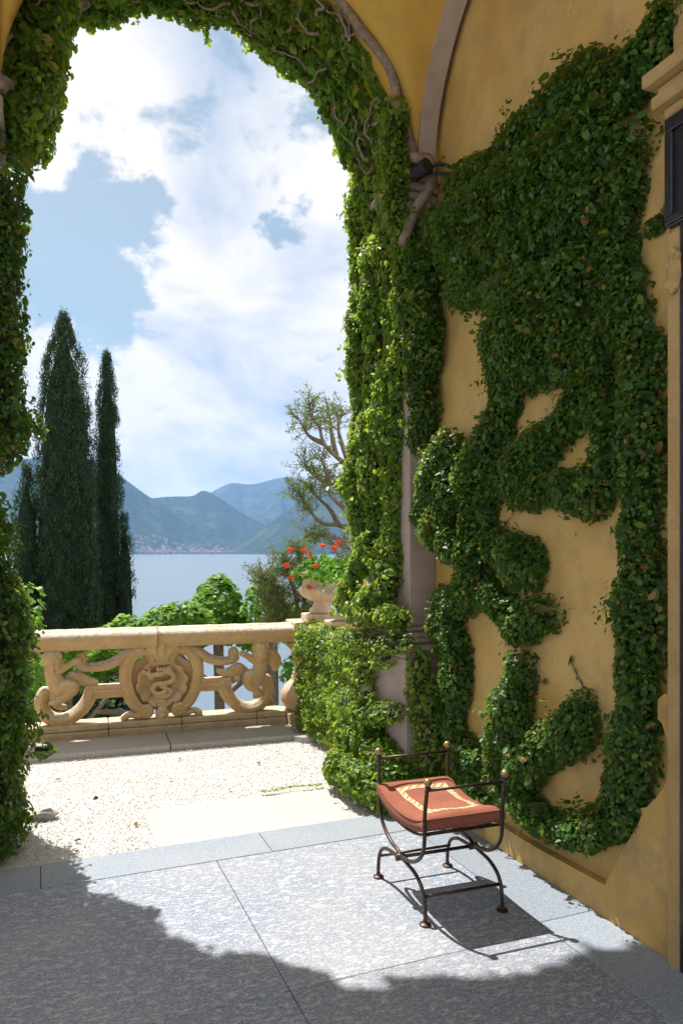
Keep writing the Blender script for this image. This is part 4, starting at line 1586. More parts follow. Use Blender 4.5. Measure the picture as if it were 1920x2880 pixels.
PL_V = np.array([(0, -0.45, 0), (-0.28, -0.30, 0.02), (-0.55, 0.02, 0.07), (-0.26, 0.10, 0.03), (-0.30, 0.42, 0.05), (0, 0.58, -0.06), (0.30, 0.42, 0.05), (0.26, 0.10, 0.03), (0.55, 0.02, 0.07), (0.28, -0.30, 0.02)])
PL_F = np.array([(0, 3, 2, 1), (0, 5, 4, 3), (0, 7, 6, 5), (0, 9, 8, 7)])


def plane_tree(name, x, y, blobs, label, nleaf, limbs, lsize=0.13, mat='plane', trunk_r=0.16, group='pollarded trees below the terrace', nparts=120):
    zb = ground_z(x, y)
    r0 = empty(name, label, 'tree', (x, y, zb), group)
    paths = [[(b[0], b[1], b[2], b[3])] for b in blobs]
    P, D = grow(paths, nleaf, None, None, 0.22, (5, 6, 5), 0.75)
    fr = leaf_frames(P, D * 0.5 + np.array((0, -0.15, 0.75)), (0.0, 0.0, -0.6), 0.38, 0.6)
    sz = lsize * rng.uniform(0.7, 1.25, len(P))
    d = np.linalg.norm(P - CAM, axis=1)
    app = sz / d * np.clip(np.sum(unit(CAM - P) * D, axis=1), 0.05, 1) * np.where(P[:, 2] > 0.0, 1, 0.5)
    idx = np.argsort(-app)[:nparts]
    mk = np.zeros(len(P), bool)
    mk[idx] = True
    leaf_objects(P[mk], tuple(f[mk] for f in fr), sz[mk], r0, mat, 'leaf', PL_V, PL_F)
    V, F = leaves_arrays(P[~mk], tuple(f[~mk] for f in fr), sz[~mk], PL_V, PL_F)
    o = link('crown', mesh_np('crown', V, F), mat, r0)
    o['kind'] = 'stuff'
    c = blobs[0]
    tube('trunk', smooth_path([(x, y, zb - 0.3), (x + 0.06, y, (zb + c[2]) / 2 - 0.5), (x, y, c[2] - c[3] * 0.2)], 5), [trunk_r * 1.25] * 4 + [trunk_r] * 7, 'bark_dark', r0, 10)
    for lm in limbs:
        pts = smooth_path(lm, 4)
        tube('limb', pts, list(np.linspace(trunk_r * 0.62, 0.03, len(pts))), 'bark_dark', r0, 7)


plane_tree('plane_tree', 3.10, 13.85, [(3.08, 13.8, 0.62, 0.50), (2.85, 13.7, 0.32, 0.42), (3.35, 13.9, 0.40, 0.40), (3.05, 13.8, 0.92, 0.30)],
           'round bushy plane tree with bright green leaves above the rail', 1500, [[(3.1, 13.85, -0.9), (2.6, 13.7, -0.5), (2.2, 13.6, 0.0)], [(3.1, 13.85, -1.2), (3.6, 13.8, -0.8), (3.9, 13.7, -0.6)]], trunk_r=0.10)
plane_tree('plane_tree', 2.02, 13.2, [(2.05, 13.2, 0.28, 0.48), (1.55, 13.2, 0.12, 0.45), (1.10, 13.2, -0.02, 0.42), (2.45, 13.2, 0.30, 0.40), (0.9, 13.1, -0.15, 0.3), (1.5, 12.9, -0.35, 0.3)],
           'low spreading plane tree along the rail right of the cypresses', 2600, [[(2.02, 13.2, -1.0), (1.5, 13.1, -0.6), (1.0, 13.1, -0.3)], [(2.0, 13.2, -1.5), (1.4, 13.0, -1.1), (0.8, 12.9, -1.0)]])
plane_tree('plane_tree', 4.00, 13.49, [(3.75, 13.4, 0.50, 0.42), (4.35, 13.5, 0.30, 0.38), (3.60, 13.3, 0.15, 0.30), (3.9, 13.5, 0.85, 0.30), (4.6, 13.4, -0.6, 0.35)],
           'plane tree with a thick bare brown trunk beside the urns', 1100, [[(4.0, 13.49, -0.2), (3.8, 13.4, 0.2), (3.7, 13.4, 0.5)], [(4.0, 13.49, -0.9), (3.5, 13.2, -0.6), (3.0, 13.0, -0.7), (2.6, 12.9, -0.6)]], trunk_r=0.155)
plane_tree('plane_tree', 0.35, 11.0, [(0.55, 11.0, 0.02, 0.26), (1.25, 11.2, 0.10, 0.28), (0.9, 11.0, 0.18, 0.22), (0.15, 10.9, -0.05, 0.25), (0.35, 10.7, 0.34, 0.20)],
           'leafy young plane tree growing close behind the left end of the balustrade', 1100, [[(0.35, 11, -1.0), (0.8, 11, -0.5), (1.2, 11.1, 0.0)]], 0.11, trunk_r=0.05)
plane_tree('laurel_bush', -0.22, 9.8, [(-0.20, 9.8, 0.75, 0.26), (-0.16, 9.8, 1.05, 0.22), (-0.25, 9.8, 0.35, 0.30), (-0.15, 9.7, 0.0, 0.3), (-0.3, 9.8, -0.6, 0.5)],
           'bright backlit green bush between the ivy pillar and the cypress', 1300, [], 0.075, trunk_r=0.05, group=None)
# dark hedge low on the slope behind the left half of the balustrade
plane_tree('laurel_bush', 0.7, 15.2, [(0.2, 15.2, -1.2, 0.9), (1.15, 15.2, -1.35, 0.8), (-0.6, 15.2, -1.1, 0.9), (0.6, 15.2, -2.3, 0.9), (-0.3, 15.2, -2.3, 0.9), (1.5, 15.3, -2.4, 0.8)],
           'dark green shrub low on the slope seen through the balustrade', 5200, [], 0.10, 'cypress', 0.08, None, 0)


# conifer behind the urns, sparse limbs with tufts
def tufts(P, D, per, spread, mat, root, ls=(0.035, 0.075)):
    idx = np.repeat(np.arange(len(P)), per)
    d = unit(rng.normal(0, 1, (len(idx), 3)) + D[idx] * 0.9)
    Q = P[idx] + d * spread * rng.uniform(0.1, 1, (len(idx), 1))
    fr = leaf_frames(Q, unit(rng.normal(0, 1, (len(idx), 3))), d, 0.3, 0.2)
    V, F = leaves_arrays(Q, (fr[0], unit(d), np.cross(fr[0], unit(d))), rng.uniform(ls[0], ls[1], len(idx)), CSPRAY_V * (0.75, 1, 1), CSPRAY_F)
    o = link('foliage', mesh_np('foliage', V, F), mat, root)
    o['kind'] = 'stuff'


def juniper(label, x, y, limbs, dens, spread, per, tuft_from=0.4, trunk=None):
    zb = ground_z(x, y)
    r0 = empty('juniper_tree', label, 'tree', (x, y, zb), 'junipers behind the urns')
    tube('trunk', smooth_path(trunk or [(x, y, zb - 0.3), (x + 0.1, y, zb + 2.0), (x, y, limbs[0][0][2])], 6), 0.10, 'bark_dark', r0, 8)
    TP, TD = [], []
    tw = bmesh.new()
    for lm in limbs:
        pts = smooth_path(lm, 6)
        m = len(pts)
        tube('limb', pts, list(np.linspace(0.045, 0.010, m)), 'bark_dark', r0, 6)
        for i in range(int(m * tuft_from), m):
            for _ in range(dens):
                d0 = np.array(pts[min(i + 1, m - 1)]) - np.array(pts[i - 1])
                d0 = d0 / max(1e-6, np.linalg.norm(d0))
                br, rad = rpath(pts[i], d0 * 0.7 + rng.normal(0, 0.75, 3) + np.array((0, 0, 0.25)), 5, rng.uniform(0.035, 0.075), 0.3, 0.008, 0.003, (0, 0, 0.06))
                tube_bm(tw, br, rad, 4)
                for q in range(2, 6):
                    TP.append(br[q])
                    TD.append(br[q] - br[q - 1])
    o = link('twigs', from_bm(tw), 'bark_dark', r0)
    o['kind'] = 'stuff'
    tufts(np.array(TP), unit(np.array(TD)), per, spread, 'conifer', r0)


T0 = (4.35, 10.2, 1.0)
juniper('sparse wind bent juniper with bare limbs against the sky beside the ivy pillar', 4.72, 10.2,
        [
         [(4.42, 9.75, 2.54), (4.15, 9.86, 2.87), (3.96, 9.94, 3.04), (3.79, 10.01, 3.23), (3.73, 10.04, 3.46), (3.62, 10.08, 3.63), (3.59, 10.09, 3.80)],
         [(3.90, 10.29, 3.28), (3.76, 10.35, 3.34), (3.66, 10.39, 3.43), (3.56, 10.43, 3.63)],
         [(4.18, 10.50, 3.12), (4.12, 10.52, 3.40), (4.09, 10.53, 3.65), (4.07, 10.55, 3.85)],
         [(4.21, 10.00, 2.88), (4.10, 10.05, 3.21), (4.04, 10.07, 3.48), (4.10, 10.05, 3.72)],
         [(4.50, 10.21, 2.21), (4.21, 10.32, 2.58), (4.07, 10.38, 2.70), (3.93, 10.44, 2.73), (3.81, 10.49, 2.82), (3.70, 10.53, 2.96)],
         [(3.90, 9.96, 2.66), (3.82, 10.00, 2.84), (3.74, 10.03, 3.04)],
         [(4.55, 10.03, 1.93), (4.32, 10.12, 1.99), (4.10, 10.21, 2.06), (3.87, 10.30, 2.09), (3.73, 10.36, 2.24), (3.62, 10.40, 2.41), (3.55, 10.43, 2.56)],
         [(4.21, 10.49, 2.07), (4.09, 10.53, 2.31), (3.95, 10.59, 2.46), (3.83, 10.64, 2.59)],
         [(4.26, 9.98, 1.98), (4.15, 10.02, 2.25), (4.01, 10.08, 2.40), (3.90, 10.13, 2.55), (3.93, 10.11, 2.67)],
         [(4.50, 10.21, 1.99), (4.38, 10.25, 2.27), (4.30, 10.29, 2.48), (4.27, 10.30, 2.70)],
         [(4.42, 9.75, 1.77), (4.21, 9.84, 1.80), (3.96, 9.94, 1.86), (3.77, 10.02, 1.92), (3.67, 10.06, 1.89)],
         [(4.44, 10.07, 1.77), (4.27, 10.14, 1.71), (4.07, 10.22, 1.77)],
         [(4.67, 10.30, 1.59), (4.44, 10.39, 1.62), (4.33, 10.44, 1.53)],
        ], 2, 0.08, 8, 0.6, [(4.72, 10.2, -4.9), (4.80, 10.2, -1.5), (4.72, 10.2, 1.2), (4.66, 10.2, 2.6), (4.62, 10.2, 3.2)])
juniper('brownish green spreading juniper with tangled twigs left of the urns', 3.95, 11.6,
        [[(3.95, 11.6, 0.2), (3.75, 11.6, 0.7), (3.55, 11.6, 1.0), (3.38, 11.6, 1.2)],
         [(3.95, 11.6, 0.3), (3.9, 11.6, 0.9), (3.75, 11.6, 1.3), (3.65, 11.6, 1.5)],
         [(3.95, 11.6, 0.2), (4.05, 11.6, 0.9), (4.0, 11.6, 1.4), (3.95, 11.6, 1.65)],
         [(3.95, 11.6, 0.2), (3.7, 11.5, 0.55), (3.45, 11.5, 0.75), (3.25, 11.5, 1.25)],
         [(3.95, 11.6, 0.1), (3.75, 11.5, 0.4), (3.55, 11.5, 0.55), (3.48, 11.5, 0.85)],
         [(3.95, 11.6, 0.1), (4.2, 11.5, 0.5), (4.25, 11.5, 0.9), (4.15, 11.5, 1.25)],
         [(3.95, 11.6, 0.0), (4.05, 11.5, 0.3), (4.15, 11.5, 0.45), (4.3, 11.5, 0.55)]], 5, 0.085, 8, 0.25)

# ================================================================== IVY
WI = {
'top': [(2.272,3.888,0.118),(2.412,3.817,0.134),(2.538,3.763,0.150),(2.731,3.837,0.192),(2.947,3.876,0.203),(3.190,3.853,0.190),(3.465,3.851,0.176),(3.731,3.879,0.158),(4.032,3.964,0.137)],
'top2': [(2.618,3.576,0.186),(2.851,3.574,0.209),(3.117,3.571,0.224),(3.423,3.592,0.228),(3.779,3.668,0.217),(4.197,3.786,0.173)],
'top3': [(2.618,3.303,0.164),(2.915,3.309,0.213),(3.227,3.302,0.230),(3.594,3.418,0.209),(4.032,3.529,0.168)],
'top4': [(2.821,3.023,0.173),(3.082,3.026,0.210),(3.343,3.112,0.197),(3.639,3.234,0.154),(4.032,3.311,0.137)],
'mid': [(2.915,2.802,0.177),(3.190,2.835,0.215),(3.423,2.875,0.201),(3.550,2.836,0.138)],
'mid2': [(2.947,2.598,0.131),(3.343,2.689,0.145)],
'col': [(3.529,2.757,0.123),(3.465,2.573,0.149),(3.550,2.442,0.138),(3.639,2.281,0.154),(3.731,2.114,0.172),(3.755,1.884,0.158),(3.779,1.627,0.145),(3.877,1.441,0.118),(4.141,1.288,0.156),(4.059,1.103,0.169),(4.006,0.892,0.136),(4.086,0.659,0.123),(4.032,0.480,0.122),(3.755,0.419,0.115)],
'strip': [(4.284,3.621,0.144),(4.344,3.353,0.121),(4.255,3.098,0.135),(4.374,2.839,0.122),(4.344,2.602,0.138),(4.374,2.374,0.098)],
'side': [(3.979,2.378,0.136),(4.113,2.175,0.155),(4.197,1.986,0.157),(4.436,1.896,0.099)],
'side2': [(3.928,2.078,0.134),(4.086,1.815,0.154),(3.877,1.705,0.133)],
'loop': [(2.851,2.493,0.105),(2.947,2.364,0.107),(3.117,2.260,0.124),(3.363,2.175,0.119),(3.594,2.077,0.125)],
'loop2': [(2.688,2.061,0.089),(2.790,1.928,0.126),(3.117,2.015,0.124),(3.465,2.042,0.122)],
'lobe': [(3.685,1.755,0.142),(3.303,1.634,0.156),(3.265,1.612,0.129)],
'lobe2': [(3.731,1.525,0.129),(3.529,1.386,0.123),(3.423,1.250,0.107),(3.117,1.370,0.112)],
'band': [(2.564,3.490,0.129),(2.618,3.225,0.131),(2.618,2.952,0.131),(2.564,2.664,0.129),(2.499,2.420,0.127),(2.486,2.098,0.132),(2.512,1.817,0.127),(2.486,1.534,0.137),(2.512,1.249,0.138),(2.525,0.962,0.144),(2.564,0.685,0.124),(2.618,0.474,0.120),(2.821,0.354,0.104),(3.082,0.282,0.105),(3.284,0.316,0.104),(3.594,0.363,0.111)],
'band2': [(2.790,2.726,0.115),(2.731,2.428,0.113),(2.646,2.215,0.110),(2.674,2.040,0.100)],
'leafy': [(3.351,1.070,0.112),(3.423,0.892,0.154),(3.486,0.662,0.143),(3.572,0.444,0.125)],
'hook': [(2.883,0.949,0.100),(2.899,0.820,0.135),(3.135,0.677,0.131),(3.343,0.496,0.125),(3.639,0.375,0.112)],
'tuft': [(2.329,2.564,0.026),(2.412,2.540,0.051),(2.512,2.517,0.064)],
'tuft2': [(2.387,3.090,0.027),(2.461,3.083,0.052)],
'base': [(3.979,0.358,0.106),(3.685,0.236,0.113)],
}
SQX = 1.1
wi_paths = [[((2.35 if k in ('strip', 'side', 'side2') else 2.44), y, z, r * (1.02 if z > 2.2 else 0.97) * (0.8 if k in ('strip', 'side') else 1)) for y, z, r in v] for k, v in WI.items()]
wiv = empty('climbing_ivy', 'dark leafy ivy trained in thick branching bands over the ochre wall', 'ivy', (2.40, 3.0, 0.0))
ivy(wiv, wi_paths, 125000, 0.0265, 'ivy', 300, squash=(0, 2.44, SQX), keep=lambda P: (P[:, 0] < 2.455), lk=(11, 13, 9), lumps=0.26, outw=(-0.1, 0.15, 0.8), jn=0.6, shrink=0.44)

# thin runners that leave the bands and creep over the plaster
allp = [p for v in WI.values() for p in v]
for k in range(46):
    y, z, r = allp[rng.integers(0, len(allp))]
    a = rng.uniform(0, 6.28)
    pts, rad = rpath((2.455, y + r * 0.8 * math.cos(a), z + r * 0.8 * math.sin(a)), (0, math.cos(a), math.sin(a) + 0.2), rng.integers(4, 9), 0.03, 0.45, 0.0045, 0.002,
                     keep=lambda p: np.array([2.456, p[1], p[2]]))
    if any(p[1] < 2.36 or p[2] < 0.16 or p[1] > 4.3 for p in pts):
        continue
    tube('runner', pts, rad, 'bark', wiv, 5)
    P = np.array(pts)[1:] + rng.normal(0, 0.012, (len(pts) - 1, 3)) * (0, 1, 1) - (0.012, 0, 0)
    V, F = leaves_arrays(P, leaf_frames(P, np.tile((-1.0, 0.1, 0.3), (len(P), 1)), (0, 0, -1), 0.35, 0.7), rng.uniform(0.018, 0.034, len(P)))
    o = link('runner_leaves', mesh_np('runner_leaves', V, F), 'ivy', wiv)
    o['kind'] = 'stuff'

# arch ivy: round the intrados and over its outer edge
ang = np.linspace(R(-2), R(182), 30)
arch_paths = []
for yy, rr_, rad in ((4.50, 1.255, 0.075), (4.68, 1.25, 0.08), (4.88, 1.245, 0.08), (5.03, 1.25, 0.085)):
    arch_paths.append([(XC + rr_ * math.cos(a), yy, ZS + rr_ * math.sin(a), rad * (1 + 0.22 * math.sin(a * 9 + yy * 7))) for a in ang])
for yy in (4.60, 4.82, 5.02):   # the mass thickens at the springing over the columns
    arch_paths.append([(XC + rr_ * math.cos(R(a)), yy, ZS + rr_ * math.sin(R(a)), rad) for a, rr_, rad in
                       ((138, 1.20, 0.10), (147, 1.17, 0.13), (156, 1.13, 0.16), (164, 1.10, 0.18), (172, 1.09, 0.17), (179, 1.11, 0.13))])
av = empty('climbing_ivy', 'glossy ivy with bare twisted stems lining the underside of the arch', 'ivy', (XC, 4.7, 5.2))
ivy(av, arch_paths, 21000, 0.045, 'ivy_lit', 200, core=False, lumps=0.25, lk=(15, 15, 15), inner=0.7,
    keep=lambda P: (np.hypot(P[:, 0] - XC, P[:, 2] - ZS) < 1.262) | (P[:, 1] > Y1))


def in_arch(p):
    d = np.array([p[0] - XC, p[2] - ZS])
    r_ = np.linalg.norm(d)
    lim = 1.245
    if r_ > lim:
        d = d / r_ * lim
        p[0], p[2] = XC + d[0], ZS + d[1]
    elif r_ < 1.165:
        d = d / r_ * 1.165
        p[0], p[2] = XC + d[0], ZS + d[1]
    p[1] = min(max(p[1], 4.37), 5.0)
    return p


for k in range(85):
    a = R(rng.uniform(5, 175))
    p0 = (XC + 1.20 * math.cos(a), rng.uniform(4.4, 4.95), ZS + 1.20 * math.sin(a))
    pts, rad = rpath(p0, (-math.sin(a) * rng.choice((-1, 1)), rng.normal(0, 0.6), math.cos(a)), rng.integers(6, 14), 0.045, 0.55, rng.uniform(0.006, 0.016), 0.004, keep=in_arch)
    pts = smooth_path(pts, 2)
    tube('stem', pts, list(np.linspace(rad[0], rad[-1], len(pts))), 'bark', av, 6)
# the main woody trunks
tr_pts = [(XC + 1.26 * math.cos(a) + 0.02 * math.sin(a * 14), 4.335 + 0.012 * math.sin(a * 9), ZS + 1.26 * math.sin(a)) for a in np.linspace(R(92), R(10), 16)]
tr_pts = [(p[0], min(p[1], 4.34), p[2]) for p in tr_pts] + [(2.24, 4.27, 4.24), (2.33, 4.25, 4.24), (2.37, 4.26, 4.16), (2.33, 4.25, 4.03), (2.25, 4.28, 3.90), (2.20, 4.36, 3.7)]
tr_pts = smooth_path(tr_pts, 3)
tube('main_stem', tr_pts, [0.026 + 0.012 * i / len(tr_pts) for i in range(len(tr_pts))], 'bark', av, 8)
lp = [(XC + 1.27 * math.cos(a), 4.33, ZS + 1.27 * math.sin(a)) for a in np.linspace(R(135), R(176), 8)] + [(-0.16, 4.33, 4.18), (-0.28, 4.31, 4.20), (-0.42, 4.32, 4.16)]
lp = smooth_path(lp, 3)
tube('main_stem', lp, 0.034, 'bark', av, 8)
tube('main_stem', smooth_path([(-0.17, 4.33, 4.18), (-0.19, 4.42, 4.20), (-0.17, 4.55, 4.30), (-0.11, 4.62, 4.48), (-0.02, 4.66, 4.70), (0.10, 4.72, 4.88)], 4), 0.022, 'bark', av, 8)

# ivy on the right pilaster
pp = []
for yy in (4.66, 4.86, 5.06):
    z_ = np.linspace(1.75, 4.35, 16)
    x0 = {4.66: 2.29, 4.86: 2.25, 5.06: 2.24}[yy]
    pp.append([(x0 - 0.02 * math.sin(z * 5 + yy * 3), yy + 0.02 * math.sin(z * 3.1), z, 0.125 + 0.025 * math.sin(z * 6 + yy * 9)) for z in z_])
pp.append([(2.26, 4.42, z, 0.10) for z in np.linspace(3.0, 3.95, 6)])
pp.append([(2.27, 4.54 + 0.03 * math.sin(z * 4), z, 0.085) for z in np.linspace(1.45, 3.4, 12)])
pp.append([(2.14, 4.33, z, 0.085) for z in np.linspace(3.85, 4.55, 6)])
pp.append([(2.38, 4.32, 3.55, 0.10), (2.30, 4.34, 3.3, 0.10), (2.27, 4.40, 2.9, 0.08)])
pp += [[(2.16, 4.775, 1.759, 0.095), (2.16, 4.909, 1.650, 0.085), (2.16, 5.025, 1.537, 0.085), (2.15, 5.122, 1.410, 0.09), (2.14, 5.222, 1.260, 0.09)],
       [(2.19, 4.649, 1.582, 0.10), (2.19, 4.527, 1.481, 0.105), (2.18, 4.669, 1.396, 0.10), (2.16, 4.864, 1.303, 0.09), (2.15, 5.0, 1.2, 0.09)],
       [(2.15, 5.026, 1.208, 0.085), (2.14, 4.710, 1.226, 0.085), (2.15, 4.407, 1.268, 0.075), (2.18, 4.313, 1.227, 0.062)]]
pv = empty('climbing_ivy', 'sunlit yellow green ivy clothing the pilaster beside the open arch', 'ivy', (2.2, 4.8, 1.2))
ivy(pv, pp, 54000, 0.030, 'ivy_lit', 300, keep=lambda P: ~((P[:, 0] > 2.26) & (P[:, 1] > 4.37) & (P[:, 1] < 5.05)) & (P[:, 0] < 2.455), lumps=0.22, shrink=0.56)

# ivy box round the return parapet
hp = []
for z in np.linspace(0.13, 0.90, 8):
    hp.append([(2.33, y, z + 0.02 * math.sin(y * 11 + z * 5), 0.135 + 0.014 * math.sin(y * 7 + z * 9)) for y in np.linspace(5.72, 6.58, 9)])
    hp.append([(2.29, y, z + 0.02 * math.sin(y * 9 + z * 7), 0.135 + 0.02 * math.sin(y * 5 + z * 12)) for y in np.linspace(5.15, 5.60, 5)])
hp += [[(2.16, 5.32, 1.02, 0.09), (2.16, 4.96, 1.03, 0.095), (2.15, 4.67, 1.036, 0.088), (2.15, 4.386, 1.085, 0.075), (2.17, 4.20, 1.108, 0.058)],
       [(2.13, 5.25, 0.549, 0.105), (2.12, 4.85, 0.55, 0.10), (2.12, 4.53, 0.593, 0.09), (2.13, 4.25, 0.66, 0.075)],
       [(2.13, 4.74, 0.70, 0.085), (2.13, 4.84, 0.66, 0.09)], [(2.14, 4.62, 0.93, 0.07), (2.15, 4.45, 0.98, 0.07)],
       [(2.14, 5.05, 0.86, 0.11), (2.14, 4.86, 0.79, 0.10), (2.14, 4.78, 0.87, 0.085)],
       [(2.26, 4.25, 1.02, 0.085), (2.27, 4.24, 0.876, 0.095), (2.28, 4.23, 0.744, 0.105), (2.31, 4.22, 0.608, 0.11), (2.33, 4.22, 0.48, 0.11), (2.34, 4.20, 0.33, 0.11)]]
hv = empty('ivy_hedge', 'dense small leaved ivy hedge over the parapet below the urns', 'hedge', (2.25, 5.8, 0))
ivy(hv, hp, 40000, 0.028, 'ivy_lit', 250, outw=(-0.1, 0, 0.75), keep=lambda P: ~((P[:, 0] > 2.20) & (P[:, 1] > 4.31) & (P[:, 1] < 5.05)) & (P[:, 2] > 0.03), lumps=0.16, shrink=0.58)
bp = [[(2.0, 5.0, 0.10, 0.13), (2.02, 4.75, 0.14, 0.15), (2.05, 4.5, 0.13, 0.15), (2.1, 4.32, 0.10, 0.13)],
      [(2.1, 5.05, 0.34, 0.13), (2.12, 4.8, 0.36, 0.13), (2.13, 4.55, 0.30, 0.13), (2.15, 4.3, 0.24, 0.13)],
      [(2.16, 4.27, 0.12, 0.12), (2.30, 4.2, 0.14, 0.12), (2.40, 4.1, 0.16, 0.11)], [(2.14, 4.95, 0.46, 0.11), (2.13, 4.72, 0.48, 0.10)]]
bv = empty('ivy_bush', 'low mound of ivy at the foot of the pilaster behind the iron chair', 'bush', (2.1, 4.6, 0))
ivy(bv, bp, 20000, 0.029, 'ivy_lit', 200, outw=(0, 0, 0.7), keep=lambda P: (P[:, 2] > 0.008) & (P[:, 0] < 2.455), lumps=0.25)

# ivy on the left columns
lpths = []
prof_l = [(0.02, 0.22), (0.15, 0.25), (0.27, 0.27), (0.5, 0.28), (0.70, 0.28), (0.85, 0.285), (1.0, 0.30), (1.19, 0.29), (1.34, 0.26), (1.48, 0.235), (1.67, 0.20), (1.85, 0.165), (1.95, 0.13)]
lpths.append([(-0.33 + 0.0 * z, 4.66, z, r + 0.015 * math.sin(z * 11)) for z, r in prof_l])
lpths.append([(-0.36, 4.92, z, r * 0.95 + 0.02 * math.sin(z * 7)) for z, r in prof_l])
lpths.append([(-0.34, 4.47, z, r * 0.8) for z, r in prof_l[:8]])
lpths.append([(-0.28, 4.7, z, r) for z, r in ((2.20, 0.12), (2.28, 0.19), (2.42, 0.24), (2.53, 0.235), (2.66, 0.21), (2.84, 0.20), (3.05, 0.205), (3.25, 0.20), (3.39, 0.19), (3.55, 0.20), (3.75, 0.22), (3.9, 0.22))])
lpths.append([(-0.30, 4.90, z, r) for z, r in ((2.35, 0.14), (2.6, 0.19), (2.84, 0.21), (3.05, 0.20), (3.25, 0.20), (3.45, 0.18), (3.7, 0.22), (3.95, 0.22))])
lpths.append([(-0.10, 4.75, 2.50, 0.10), (-0.02, 4.78, 2.42, 0.06)])
lpths.append([(-0.02, 4.72, 0.52, 0.07), (0.06, 4.75, 0.50, 0.03)])
lv = empty('climbing_ivy', 'dark backlit ivy wrapped round the columns at the left edge', 'ivy', (-0.35, 4.7, 0))
ivy(lv, lpths, 36000, 0.034, 'ivy', 300, keep=lambda P: P[:, 2] > 0.01, lumps=0.2, lk=(14, 14, 11), shrink=0.6)

# shaggy ivy hanging over the outer face of the arch
ofp = [[(XC + 1.34 * math.cos(a), 5.11, ZS + 1.34 * math.sin(a), 0.125 + 0.04 * math.sin(a * 13)) for a in np.linspace(R(0), R(180), 40)],
       [(XC + 1.45 * math.cos(a), 5.10, ZS + 1.45 * math.sin(a), 0.14) for a in np.linspace(R(0), R(180), 22)]]
ov = empty('climbing_ivy', 'backlit light green ivy fringing the outer rim of the arch', 'ivy', (XC, 5.1, 5.2))
ivy(ov, ofp, 13000, 0.050, 'ivy_lit', 150, keep=lambda P: P[:, 1] > 5.055, lumps=0.25, lk=(16, 16, 16))

# moss in the joint of the sill slab, a few dry leaves on the gravel
n = 260
mx = rng.uniform(1.42, 1.88, n)
P = np.stack([mx, 5.008 + rng.normal(0, 0.012, n) + 0.01 * np.sin(mx * 20), 0.002 + rng.uniform(0, 0.01, n)], 1)
V, F = leaves_arrays(P, leaf_frames(P, np.tile((0, 0, 1.0), (n, 1)), (0, -1, 0.3), 0.5, 1.0), rng.uniform(0.008, 0.02, n))
props(link('moss', mesh_np('moss', V, F), 'ivy_lit'), 'thin line of moss along the edge of the pale slab', 'moss', kind='stuff')
M['dryleaf'] = simple('dry_brown_leaf', (0.16, 0.09, 0.04), 0.85, var=(0.24, 0.15, 0.06), scale=60)
dl = mesh_np('dry_leaf', LEAF_V * (1, 1, 2.0), LEAF_F)
dl.materials.append(M['dryleaf'])
for x, y in ((0.35, 5.35), (0.9, 5.6), (1.25, 5.2), (0.12, 5.9), (1.62, 5.75), (0.55, 4.75), (0.2, 4.62), (1.05, 6.1), (1.85, 6.0)):
    o = bpy.data.objects.new('fallen_leaf', dl)
    o.location = (x, y, -0.012)
    o.rotation_euler = (rng.normal(0, 0.3), rng.normal(0, 0.3), rng.uniform(0, 6.28))
    o.scale = (0.04, 0.045, 0.04)
    COL.objects.link(o)
    props(o, 'small dry brown leaf lying on the pale gravel', 'leaf', 'dry leaves on the gravel')

# ================================================================== CHAIR
CHX, CHY, CHR = 1.815, 3.212, R(-2.5)
CM = Matrix.Translation((CHX, CHY, 0)) @ Matrix.Rotation(CHR, 4, 'Z')
ch = empty('iron_chair', 'wrought iron curule chair with crossed curved legs and four brass ball finials', 'chair', (CHX, CHY, 0), None, CHR)


def cw(x, y, z):
    return CM @ Vector((x, y, z))


HX = 0.200
legprof = [(-0.262, 0.012), (-0.262, 0.06), (-0.250, 0.115), (-0.218, 0.160), (-0.15, 0.190), (-0.075, 0.199), (0.0, 0.207), (0.045, 0.224), (0.115, 0.232), (0.190, 0.262), (0.245, 0.305),
           (0.272, 0.350), (0.280, 0.41), (0.281, 0.50)]
for sx in (-1, 1):
    for sy in (-1, 1):
        off = 0.006 * sy
        pts = smooth_path([(sx * HX + off, sy * p[0] * 1.0, p[1]) for p in legprof] + [(sx * HX + off * 0.5 + (0.012 if sy < 0 else 0), sy * 0.277, 0.625)], 4)
        lg_ = tube('leg', [cw(*p) for p in pts], 0.0092, 'iron', ch, 10)
        bm = bmesh.new()
        c = cw(sx * HX + off, -sy * 0.262, 0)
        lathe_bm(bm, [(0.027, 0.001), (0.027, 0.007), (0.013, 0.012), (0.0105, 0.024)], c.x, c.y, 16)
        link('foot_disc', from_bm(bm), 'iron', lg_)
    bm = bmesh.new()
    tube_bm(bm, [cw(sx * HX - 0.022, 0, 0.207), cw(sx * HX + 0.022, 0, 0.207)], 0.017, 12)
    link('pivot', from_bm(bm), 'iron', ch, True)
for sx in (-1, 1):
    for sy in (-1, 1):
        bm = bmesh.new()
        c = cw(sx * HX + (0.012 if sy < 0 else 0), sy * 0.277, 0.648)
        ball_bm(bm, c, 0.019, seg=18)
        link('finial', from_bm(bm), 'brass', ch, True)
        bm = bmesh.new()
        lathe_bm(bm, [(0.009, 0.618), (0.0125, 0.622), (0.0125, 0.630), (0.008, 0.634)], c.x, c.y, 12)
        link('collar', from_bm(bm), 'iron', ch, True)
for sy in (-1, 1):
    tube('arm_rail', [cw(-HX, sy * 0.277, 0.612), cw(HX, sy * 0.277, 0.612)], 0.0075, 'iron', ch, 8)
    tube('stretcher', [cw(-HX, sy * 0.243, 0.118), cw(HX, sy * 0.243, 0.118)], 0.0075, 'iron', ch, 8)
tube('stretcher', [cw(-HX, 0.0, 0.207), cw(HX, 0.0, 0.207)], 0.009, 'iron', ch, 8)


def seat_z(y):
    return 0.372 + 0.052 * (abs(y) / 0.28) ** 2.2


